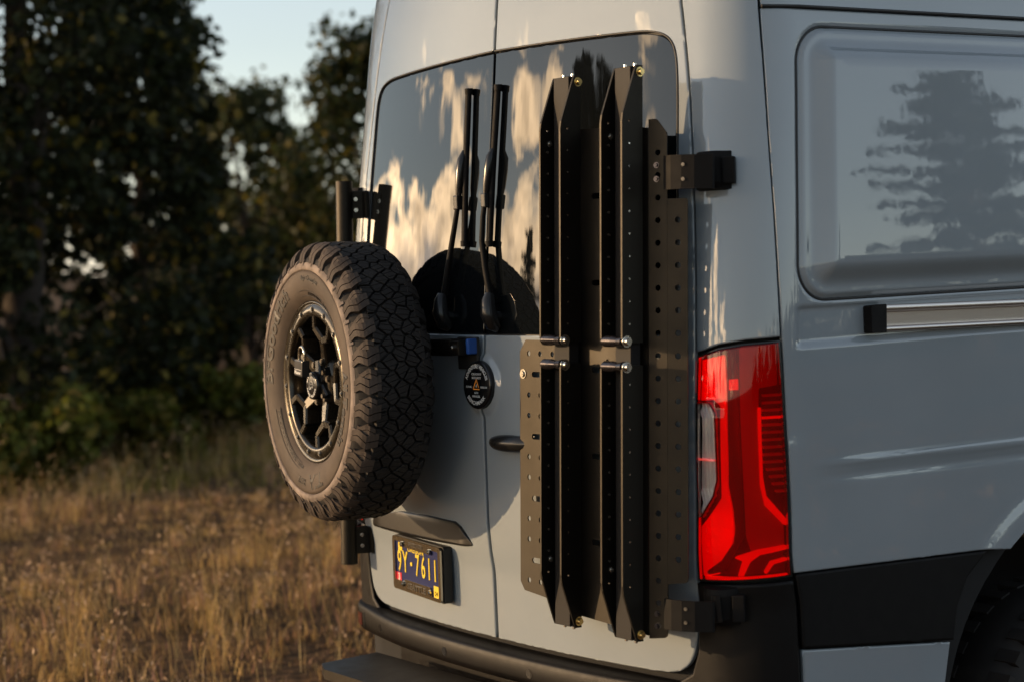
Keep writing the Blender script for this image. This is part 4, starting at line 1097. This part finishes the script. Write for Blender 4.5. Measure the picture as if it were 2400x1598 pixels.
# two folding rails in front of the rack
ZT, ZB, ZM = 2.203, .832, 1.5175
def rail(xl, xr, label):
    rr = empty('folding_rail'); rr.matrix_world = RM
    tag(rr, label, 'folding rail', 'folding rails on the gear rack')
    YF_, YB_ = -.075, -.012; xm = (xl+xr)/2
    # beam in the middle: U channel seen from its web
    mb = MB(); w = (xr-xl)*.5
    mb.box(R_((xl+xr)/2+.001, -.0245, ZM), (xr-xl-.022, .030, ZT-ZB-.004), bev=.0015); mb.build('inner_beam', M['beam'], rr)
    # side walls: upper and lower halves, narrowing at the outer ends
    for x in (xl, xr):
        for up in (1, -1):
            ze = ZT if up > 0 else ZB; zi = ZM+up*.026
            f = lambda t: ze-up*t
            ol = [(YB_, zi), (YF_+.012, zi), (YF_+.003, zi+up*.003), (YF_, zi+up*.010), (YF_, f(.135)), (YF_+.003, f(.115)), (YF_+.010, f(.095)), (YB_-.024, f(.012)), (YB_-.019, f(.0)), (YB_, f(.0))]
            if area(ol) < 0: ol = ol[::-1]
            hl = []
            nz = int(abs(ze-zi-up*.15)/PITCH)
            for i in range(11):
                z = zi+up*(.045+PITCH*i)
                if abs(z-ze) > .10: hl.append(circle(YF_+.022, z, .0030, 8))
            mb = plate2d(ol, [h[::-1] for h in hl], .0056, lambda y, z, d, x=x: R_(x-.0028+d, y, z)); mb.build('side_wall', M['powder'], rr)
    # rollers and cross bolts
    for z, rd, m_ in ((ZM+.030, .0135, M['roller']), (ZM-.030, .0135, M['roller'])):
        mb = MB(); mb.cyl(R_(xl-.004, YF_+.012, z), R_(xr+.004, YF_+.012, z), rd*.72, 18)
        mb.cyl(R_(xl+.003, YF_+.012, z), R_(xl+.034, YF_+.012, z), rd, 20); mb.cyl(R_(xl+.034, YF_+.012, z), R_(xm+.012, YF_+.012, z), rd, 20, r2=rd*.7); mb.cyl(R_(xm+.012, YF_+.012, z), R_(xr-.006, YF_+.012, z), rd*.75, 20, r2=rd)
        mb.build('roller', m_, rr); bolt(rr, R_(xr+.004, YF_+.012, z), (1, 0, 0), .0105, l=.010)
    for z in (ZT-.016, ZB+.016):
        mb = MB(); mb.cyl(R_(xm-.005, YB_-.012, z), R_(xr, YB_-.012, z), .0042, 12); mb.build('end_pin', M['zinc_yellow'], rr); bolt(rr, R_(xr+.002, YB_-.008, z), (1, 0, 0), .0085, m=M['zinc_yellow'], l=.010)
        for dx in (-.024, .012): 
            mb = MB(); e_ = .004 if z > 1.5 else -.004; zz = ZT if z > 1.5 else ZB; mb.cyl(R_(xm+dx+.022, YB_-.016, zz-.002*(1 if z > 1.5 else -1)), R_(xm+dx+.022, YB_-.016, zz+e_), .0045, 10); mb.build('end_screw', M['steel'], rr)
    # small rivets along the walls
    mb = MB()
    for up in (1, -1):
        zi = ZM+up*.026
        for i in range(10):
            z = zi+up*(.045+PITCH*i)
            if i < 9:
                mb.cyl(R_(xl+.0021, YF_+.022, z), R_(xl+.0055, YF_+.022, z), .0034, 8); mb.cyl(R_(xr-.0075, YF_+.022, z), R_(xr+.0034, YF_+.022, z), .0024, 8)
    o = mb.build('wall_rivets', M['steel'], rr); o['kind'] = 'stuff'
    for z in (ZT-.165, ZB+.165): bolt(rr, R_(xl+.0025, YF_+.030, z), (1, 0, 0), .0065, l=.005)
    # folded stays beside the left wall
    for (z0, z1) in ((2.055, 1.620), (1.425, .985)):
        mb = MB(); mb.box(R_(xl-.010, YF_+.022, (z0+z1)/2), (.0035, .012, abs(z0-z1)), bev=.001); mb.build('stay', M['powder'], rr)
        zp = z1 if z0 > 1.6 else z0
        mb = MB(); mb.cyl(R_(xl-.0165, YF_+.022, zp), R_(xl-.003, YF_+.022, zp), .0115, 18); mb.build('stay_pivot', M['steel'], rr)
    return rr
rail(.3885, .4715, 'left one of the two tall black folding rails on the rear rack')
rail(.634, .714, 'right one of the two tall black folding rails, next to the perforated wing')

# ------------------------------------------------------------------ ground
gm = bpy.data.materials.new('dry_meadow_soil'); gm.use_nodes = True; nt = gm.node_tree; b_ = nt.nodes['Principled BSDF']; b_.inputs['Roughness'].default_value = .95; b_.inputs['Specular IOR Level'].default_value = .1
tcg = nt.nodes.new('ShaderNodeTexCoord'); na = nt.nodes.new('ShaderNodeTexNoise'); na.inputs['Scale'].default_value = .55; na.inputs['Detail'].default_value = 8; nt.links.new(tcg.outputs['Object'], na.inputs['Vector'])
nb_ = nt.nodes.new('ShaderNodeTexNoise'); nb_.inputs['Scale'].default_value = 14; nb_.inputs['Detail'].default_value = 8; nt.links.new(tcg.outputs['Object'], nb_.inputs['Vector'])
r1 = nt.nodes.new('ShaderNodeValToRGB'); e = r1.color_ramp.elements; e[0].position = .35; e[0].color = (.036, .024, .014, 1); e[1].position = .68; e[1].color = (.17, .105, .055, 1); nt.links.new(nb_.outputs[0], r1.inputs[0])
r2 = nt.nodes.new('ShaderNodeMix'); r2.data_type = 'RGBA'; r2.blend_type = 'MULTIPLY'; r2.inputs['Factor'].default_value = .8; nt.links.new(r1.outputs[0], r2.inputs['A'])
r3 = nt.nodes.new('ShaderNodeValToRGB'); e = r3.color_ramp.elements; e[0].position = .38; e[0].color = (.45, .42, .38, 1); e[1].position = .62; e[1].color = (1.2, 1.05, .95, 1); nt.links.new(na.outputs[0], r3.inputs[0]); nt.links.new(r3.outputs[0], r2.inputs['B']); nt.links.new(r2.outputs['Result'], b_.inputs['Base Color'])
bp = nt.nodes.new('ShaderNodeBump'); bp.inputs['Strength'].default_value = .6; bp.inputs['Distance'].default_value = .06; nt.links.new(nb_.outputs[0], bp.inputs['Height']); nt.links.new(bp.outputs[0], b_.inputs['Normal'])
def gz(x, y):
    d = math.hypot(x, y); k = smooth01((d-6)/10)
    return k*(.07*math.sin(x*.7+1.1)*math.cos(y*.55)+.05*math.sin(x*1.9+y*1.3)) + 1.2*smooth01((d-60)/200)*math.sin(x*.013)*math.cos(y*.011)
vs = []; fs = []; NR, NA = 70, 96
rad = [0]+[1.2*(1.085**i-1)/.085*.9+1.0 for i in range(NR)]
vs.append((0, 0, 0))
for i in range(1, NR+1):
    for j in range(NA):
        a = 2*math.pi*j/NA; x, y = rad[i]*math.cos(a), rad[i]*math.sin(a); vs.append((x, y, gz(x, y)))
for j in range(NA): fs.append((0, 1+j, 1+(j+1) % NA))
for i in range(NR-1):
    for j in range(NA): fs.append((1+i*NA+j, 1+(i+1)*NA+j, 1+(i+1)*NA+(j+1) % NA, 1+i*NA+(j+1) % NA))
mb = MB(); mb.add(vs, fs, True); g_o = mb.build('ground', gm); tag(g_o, kind='structure')

def quads_mesh(name, V, Fn, cols):
    """V: (n, k, 3) vertices per face, cols: (n, 3)"""
    n, k, _ = V.shape; me = bpy.data.meshes.new(name)
    me.vertices.add(n*k); me.vertices.foreach_set('co', V.reshape(-1).astype(np.float32))
    me.loops.add(n*k); me.loops.foreach_set('vertex_index', np.arange(n*k, dtype=np.int32))
    me.polygons.add(n); me.polygons.foreach_set('loop_start', np.arange(0, n*k, k, dtype=np.int32)); me.polygons.foreach_set('loop_total', np.full(n, k, np.int32))
    me.update(calc_edges=True)
    at = me.color_attributes.new('Col', 'FLOAT_COLOR', 'POINT')
    c = np.ones((n, k, 4), np.float32); c[:, :, :3] = cols[:, None, :]; at.data.foreach_set('color', c.reshape(-1))
    return me
def leaf_mat(name, trans=.35):
    m = bpy.data.materials.new(name); m.use_nodes = True; nt = m.node_tree; b = nt.nodes['Principled BSDF']; b.inputs['Roughness'].default_value = .6; b.inputs['Specular IOR Level'].default_value = .25
    at = nt.nodes.new('ShaderNodeAttribute'); at.attribute_name = 'Col'; nt.links.new(at.outputs['Color'], b.inputs['Base Color'])
    tl = nt.nodes.new('ShaderNodeBsdfTranslucent'); nt.links.new(at.outputs['Color'], tl.inputs['Color']); mx = nt.nodes.new('ShaderNodeMixShader'); mx.inputs[0].default_value = trans
    nt.links.new(b.outputs[0], mx.inputs[1]); nt.links.new(tl.outputs[0], mx.inputs[2]); nt.links.new(mx.outputs[0], nt.nodes['Material Output'].inputs[0]); return m
M['leaf'] = leaf_mat('oak_leaf'); M['grass'] = leaf_mat('dry_grass', .3)
M['bark'] = mat('bark', (.045, .034, .026), .9, cvar=.4, cscale=6, bump=.6, bscale=20)
M['deadwood'] = mat('dead_wood', (.20, .15, .11), .9, cvar=.3, cscale=8)

def leaves(centres, radii, n, size, base, var, warm=.12, flat=1., elong=1.6):
    idx = rng.integers(0, len(centres), n); c = np.array(centres)[idx]; r = np.array(radii)[idx]
    d = rng.normal(size=(n, 3)); d /= np.linalg.norm(d, axis=1)[:, None]
    rr = rng.random(n)**.42; p = c+d*(r*rr)[:, None]*np.array([1, 1, flat])
    u = rng.normal(size=(n, 3)); u /= np.linalg.norm(u, axis=1)[:, None]
    w = np.cross(u, rng.normal(size=(n, 3))); w /= np.linalg.norm(w, axis=1)[:, None]
    s = size*(.6+.8*rng.random(n))
    V = np.stack([p-u*(s*elong/2)[:, None], p+w*(s*.5)[:, None], p+u*(s*elong/2)[:, None], p-w*(s*.5)[:, None]], 1)
    col = np.array(base)[None, :]*(1+var*(rng.random((n, 1))-.5)*2)
    k = rng.random(n) < warm; col[k] = np.array([.145, .115, .018])*(.6+.8*rng.random((k.sum(), 1)))
    return V, np.clip(col, .004, 1)
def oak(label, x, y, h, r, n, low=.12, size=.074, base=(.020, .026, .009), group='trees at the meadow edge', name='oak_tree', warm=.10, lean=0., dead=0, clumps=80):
    z0 = gz(x, y); t = empty(name, (x, y, z0)); tag(t, label, 'tree', group)
    mb = MB(); tr = [(lean*h*.15*(i/7)**2+.08*math.sin(i*1.7), .07*math.sin(i*2.3+1), h*.62*i/7) for i in range(8)]
    mb.tube(tr, .2, 10, radii=[.028*h*(1-.085*i) for i in range(8)]); cs = []; rs = []
    mb.build('trunk', M['bark'], t)
    for k in range(clumps):
        f = low+(1-low)*((k+.5)/clumps)**.92; a = 2.39996*k+random.uniform(-.4, .4)
        prof = math.sin(math.pi*min(1, (.16+.84*f))**.8)**.55 if f < .98 else .3
        q = r*prof*random.uniform(.45, 1.0); c = Vector((q*math.cos(a)+lean*f, q*math.sin(a), h*f*.97)); cs.append(c); rs.append(r*random.uniform(.15, .29))
    for k in range(0, clumps, 5):
        c = cs[k]; f = min(.9, max(.2, c.z/h*.8)); s0 = Vector(tr[min(7, int(f*9))]); mid = (s0+c)/2+Vector((random.uniform(-.2, .2), random.uniform(-.2, .2), .25))
        mb = MB(); mb.tube([s0, mid, c], .03, 6, radii=[.011*h*.6, .006*h*.6, .002*h]); mb.build('limb', M['bark'], t)
    V, c = leaves([tuple(v) for v in cs], rs, n, size, base, .55, warm)
    obj('crown', quads_mesh('crown', V, None, c), M['leaf'], t)
    for k in range(dead):
        p = Vector((random.uniform(.2, .9)*r, random.uniform(-.9, -.2)*r, h*random.uniform(.10, .26))); pts = [p]; d = Vector((random.uniform(-.3, 1), random.uniform(-1, .3), random.uniform(.1, .5)))
        for i in range(9):
            d = (d+Vector((random.uniform(-.6, .6), random.uniform(-.6, .6), random.uniform(-.75, .45)))).normalized(); pts.append(pts[-1]+d*.17)
        mb = MB(); mb.tube(pts, .012, 5, radii=[.015-.0012*i for i in range(10)]); mb.build('dead_branch', M['deadwood'], t)
    return t
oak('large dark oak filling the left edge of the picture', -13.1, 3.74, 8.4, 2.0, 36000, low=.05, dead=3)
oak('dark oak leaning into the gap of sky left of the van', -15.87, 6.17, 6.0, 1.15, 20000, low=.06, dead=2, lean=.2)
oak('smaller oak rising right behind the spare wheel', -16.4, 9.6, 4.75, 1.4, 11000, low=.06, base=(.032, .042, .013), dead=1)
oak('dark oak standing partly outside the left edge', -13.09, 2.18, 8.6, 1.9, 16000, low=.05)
oak('thin pale-leaved tree in the gap between the two nearer oaks', -22.6, 11.0, 4.7, 1.6, 8000, low=.2, base=(.045, .052, .018), size=.095)
oak('oak hidden behind the van roof edge', -14.2, 11.8, 7.0, 2.0, 9000)
oak('dark oak added beyond the left edge to shade the tree line, nearest to the setting sun', -17.6, -1.0, 7.6, 2.1, 9000)  # added out of frame to keep the sun off the visible oaks
oak('broad oak added beyond the left edge to shade the tree line, second towards the sun', -20.2, .4, 8.0, 2.2, 9000)  # second unseen oak added to block sun from the tree line
# shrubs at the foot of the trees
def shrub(label, x, y, h, r, n, base):
    z0 = gz(x, y); t = empty('shrub', (x, y, z0)); tag(t, label, 'shrub', 'shrubs at the foot of the trees')
    cs = []; rs = []
    for k in range(10):
        a = 2.4*k; q = r*random.uniform(.1, .8); cs.append((q*math.cos(a), q*math.sin(a), h*random.uniform(.2, .75))); rs.append(h*random.uniform(.25, .4))
    V, c = leaves(cs, rs, n, .075, base, .6, .22); obj('foliage', quads_mesh('foliage', V, None, c), M['leaf'], t)
    mb = MB()
    for k in range(5): mb.tube([(0, 0, 0), (cs[k][0]*.5, cs[k][1]*.5, h*.4), cs[k]], .01, 5, radii=[.014, .009, .004])
    o = mb.build('stems', M['bark'], t); o['kind'] = 'stuff'
SHR = [(-12.0, 2.55, .75, .8, 'low green shrub at the left edge under the large oak'), (-12.35, 3.55, .95, .8, 'yellow-green shrub in front of the large oak trunk'), (-12.9, 4.55, .85, .75, 'leafy shrub right of the large oak trunk'), (-13.6, 5.45, 1.0, .8, 'shrub between the large oak and the leaning oak'), (-13.9, 6.35, .8, .7, 'bright low shrub left of the spare wheel'), (-14.4, 7.35, .9, .8, 'shrub just behind the spare tyre edge')]
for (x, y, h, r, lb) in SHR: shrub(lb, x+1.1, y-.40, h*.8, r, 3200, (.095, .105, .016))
# woods further off read as one mass
def woods(name, label, spots, n, size, base):
    cs = [(x, y, z) for x, y, z, r in spots]; rs = [r for *_, r in spots]
    V, c = leaves(cs, rs, n, size, base, .5, .06); o = obj(name, quads_mesh(name, V, None, c), M['leaf']); tag(o, label, 'woodland', kind='stuff'); return o
sp_ = []
for i in range(46):
    t = i/45; a = math.radians(155+(-60)*t); d = random.uniform(30, 40); x, y = 4+d*math.cos(a), -2.9+d*math.sin(a)
    for k in range(3): sp_.append((x+random.uniform(-1, 1), y+random.uniform(-1, 1), random.uniform(.6, 2.9), random.uniform(.8, 1.3)))
woods('woodland', 'dark distant woodland behind the oaks', sp_, 30000, .17, (.022, .028, .010))
sp_ = []
for i in range(70):
    t = i/69; a = math.radians(62-95*t); d = random.uniform(40, 52); x, y = d*math.cos(a), d*math.sin(a)
    hh = random.uniform(2.2, 4.6)
    for k in range(3): sp_.append((x+random.uniform(-1.5, 1.5), y+random.uniform(-1.5, 1.5), hh*random.uniform(.2, .9), random.uniform(1.1, 1.9)))
woods('woodland', 'woodland on the far side of the meadow, mirrored in the van side', sp_, 22000, .3, (.022, .030, .012))
sp_ = []
for i in range(80):
    t = i/79; a = math.radians(192+78*t); d = random.uniform(62, 75); x, y = d*math.cos(a), d*math.sin(a)
    hh = random.uniform(2.5, 4.8)
    for k in range(2): sp_.append((x+random.uniform(-2, 2), y+random.uniform(-2, 2), hh*random.uniform(.2, .9), random.uniform(1.3, 2.2)))
woods('woodland', 'low woodland under the setting sun, mirrored in the rear windows', sp_, 16000, .4, (.022, .030, .012))
def pine(label, x, y, h, r, n):
    z0 = gz(x, y); t = empty('pine_tree', (x, y, z0)); tag(t, label, 'tree', 'pines mirrored in the van')
    mb = MB(); mb.tube([(0, 0, 0), (.05, 0, h*.5), (0, 0, h)], .2, 8, radii=[.02*h, .013*h, .002*h]); mb.build('trunk', M['bark'], t)
    cs = []; rs = []; K = int(h*13)
    limb = MB()
    for k in range(K):
        f = .14+.85*k/K; a = 2.39996*k+random.uniform(-.3, .3); L = r*(1-f)**.62*random.uniform(.35, 1.25)*(1 if random.random() > .12 else .4)+.08
        up = random.uniform(-.05, .35)
        for j in range(5):
            q = L*(.25+.19*j); cs.append((q*math.cos(a)+random.uniform(-.1, .1), q*math.sin(a)+random.uniform(-.1, .1), h*f+up*q-.05*q*q)); rs.append(random.uniform(.10, .26))
        limb.tube([(0, 0, h*f), (L*.9*math.cos(a), L*.9*math.sin(a), h*f+up*L*.9)], .02, 4, radii=[.03, .008])
    o = limb.build('limbs', M['bark'], t); o['kind'] = 'stuff'
    V, c = leaves(cs, rs, n, .085, (.020, .030, .012), .4, .0, flat=.6, elong=2.4); obj('crown', quads_mesh('crown', V, None, c), M['leaf'], t)
pine('tall pine mirrored in the panel on the van side', 22.9, 23.7, 8.7, 3.3, 26000)
pine('broad pine mirrored at the right edge of the van side', 20.3, 25.3, 7.4, 3.2, 22000)
pine('small pine mirrored left of the tall one on the van side', 25.3, 20.7, 5.0, 1.6, 7000)
pine('lone pine mirrored in the right rear window beside the rail', -34.3, -29.3, 7.6, 2.2, 9000)

# bare-stemmed tree added out of view, crown shaped to shade the van's rear top
def stem_tree():
    ctr = Vector((.1, .08, 2.12))+sun_dir*45; e_ = Vector((.760, -.649, 0)); b0 = ctr-e_*2.3; b0.z = gz(b0.x, b0.y)
    t = empty('shade_tree', b0); tag(t, 'tall bare-stemmed tree added out of view towards the sun, its crown shaped to shade the van top', 'tree', 'trees at the meadow edge')
    H_ = ctr.z-b0.z
    mb = MB(); mb.tube([(0, 0, 0), (.1, .05, H_*.5), (.15, .0, H_+2.6)], .2, 8, radii=[.2, .13, .04]); mb.build('trunk', M['bark'], t)
    cs = []; rs = []
    for i in range(90):
        u_ = random.uniform(-.4, 3.6); zz = H_+.50+random.uniform(0, 2.2)+.22*math.sin(u_*3.1)+.12*math.sin(u_*7); d_ = random.uniform(-.7, .7)
        c = e_*u_+Vector((.649, .760, 0))*d_; cs.append((c.x, c.y, zz)); rs.append(random.uniform(.28, .42))
    for k in range(0, 90, 12):
        mb = MB(); mb.tube([(.12, 0, H_*.95+.4), (cs[k][0]*.5, cs[k][1]*.5, cs[k][2]+.1), cs[k]], .04, 5, radii=[.06, .035, .012]); mb.build('limb', M['bark'], t)
    V, c = leaves(cs, rs, 7000, .13, (.020, .026, .009), .5, .1); obj('crown', quads_mesh('crown', V, None, c), M['leaf'], t)
stem_tree()

# ------------------------------------------------------------------ dry grass of the meadow
CX, CY = CAM_LOC.x, CAM_LOC.y
def wedge(n, a0, a1, d0, d1):
    a = np.radians(rng.uniform(a0, a1, n)); d = np.sqrt(rng.uniform(d0*d0, d1*d1, n)); return CX+d*np.cos(a), CY+d*np.sin(a)
gzv = np.vectorize(gz)
def grass(n, tufts, h0, h1, wid, a0, a1, d0, d1, spread, pal, bend=.5):
    tx, ty = wedge(tufts, a0, a1, d0, d1); th = rng.uniform(.55, 1.3, tufts)*(.75+.5*np.sin(tx*1.3+ty*.7)); tc_ = rng.random(tufts)
    i = rng.integers(0, tufts, n); x = tx[i]+rng.normal(0, spread, n); y = ty[i]+rng.normal(0, spread, n); z = gzv(x, y)
    keep = ~((np.abs(x) < 1.15) & (y > -.45) & (y < 6)); i, x, y, z = i[keep], x[keep], y[keep], z[keep]; n = len(x)
    h = rng.uniform(h0, h1, n)*np.clip(th[i], .35, 2); a = rng.uniform(0, 2*np.pi, n); bd = h*bend*rng.random(n); w = wid*rng.uniform(.6, 1.3, n)
    dx, dy = np.cos(a), np.sin(a); px, py = -dy*w, dx*w
    b0 = np.stack([x-px, y-py, z-.01], 1); b1 = np.stack([x+px, y+py, z-.01], 1)
    m0 = np.stack([x-px*.7+dx*bd*.3, y-py*.7+dy*bd*.3, z+h*.55], 1); m1 = np.stack([x+px*.7+dx*bd*.3, y+py*.7+dy*bd*.3, z+h*.55], 1)
    t0 = np.stack([x-px*.12+dx*bd, y-py*.12+dy*bd, z+h], 1); t1 = np.stack([x+px*.12+dx*bd, y+py*.12+dy*bd, z+h], 1)
    V = np.concatenate([np.stack([b0, b1, m1, m0], 1), np.stack([m0, m1, t1, t0], 1)], 0)
    pal = np.array(pal); ci = ((tc_[i]*.6+rng.random(n)*.4)*len(pal)).astype(int) % len(pal); col = pal[ci]*(.65+.7*rng.random((n, 1)))
    return V, np.concatenate([col, col], 0)
PAL = [(.52, .33, .10), (.62, .42, .15), (.42, .26, .10), (.44, .25, .16), (.20, .125, .055), (.52, .34, .14), (.27, .17, .065), (.08, .055, .026), (.12, .078, .034)]
Vs = []; Cs = []
for args in ((72000, 3600, .025, .085, .0030, 130, 185, 6.2, 20.5, .055, PAL, 1.6), (14500, 530, .12, .28, .0020, 130, 185, 6.5, 20.5, .035, PAL[:4]+PAL[5:6], .8), (9500, 2300, .14, .40, .0014, 130, 185, 7, 20, .06, [(.78, .56, .24), (.68, .48, .19), (.58, .40, .16)], 1.0), (9000, 1200, .05, .17, .006, 140, 176, 15.3, 20.5, .10, [(.10, .11, .016), (.20, .18, .025), (.30, .22, .05)], .6), (45000, 4000, .03, .11, .0045, -60, 300, 2.5, 15, .08, PAL, .8)):
    v, c = grass(*args); Vs.append(v); Cs.append(c)
# seed heads on the taller stalks
n = 25000; v2 = np.concatenate([Vs[1][len(Vs[1])//2:], Vs[2][len(Vs[2])//2:]]); pick = rng.integers(0, len(v2), n); tip = v2[pick].mean(1)*.3+v2[pick][:, 2]*.7
u = rng.normal(size=(n, 3)); u[:, 2] = np.abs(u[:, 2])+.6; u /= np.linalg.norm(u, axis=1)[:, None]; w = np.cross(u, rng.normal(size=(n, 3))); w /= np.linalg.norm(w, axis=1)[:, None]
s = rng.uniform(.005, .015, n); p = tip+rng.normal(0, .022, (n, 3))
Vs.append(np.stack([p-u*s[:, None], p+w*(s*.45)[:, None], p+u*s[:, None], p-w*(s*.45)[:, None]], 1)); Cs.append(np.array([(.62, .43, .27)])*(.5+.8*rng.random((n, 1)))*np.ones((n, 3)))
go = obj('dry_grass', quads_mesh('dry_grass', np.concatenate(Vs), None, np.concatenate(Cs)), M['grass']); tag(go, 'dry straw-coloured grass covering the meadow', 'grass', kind='stuff')
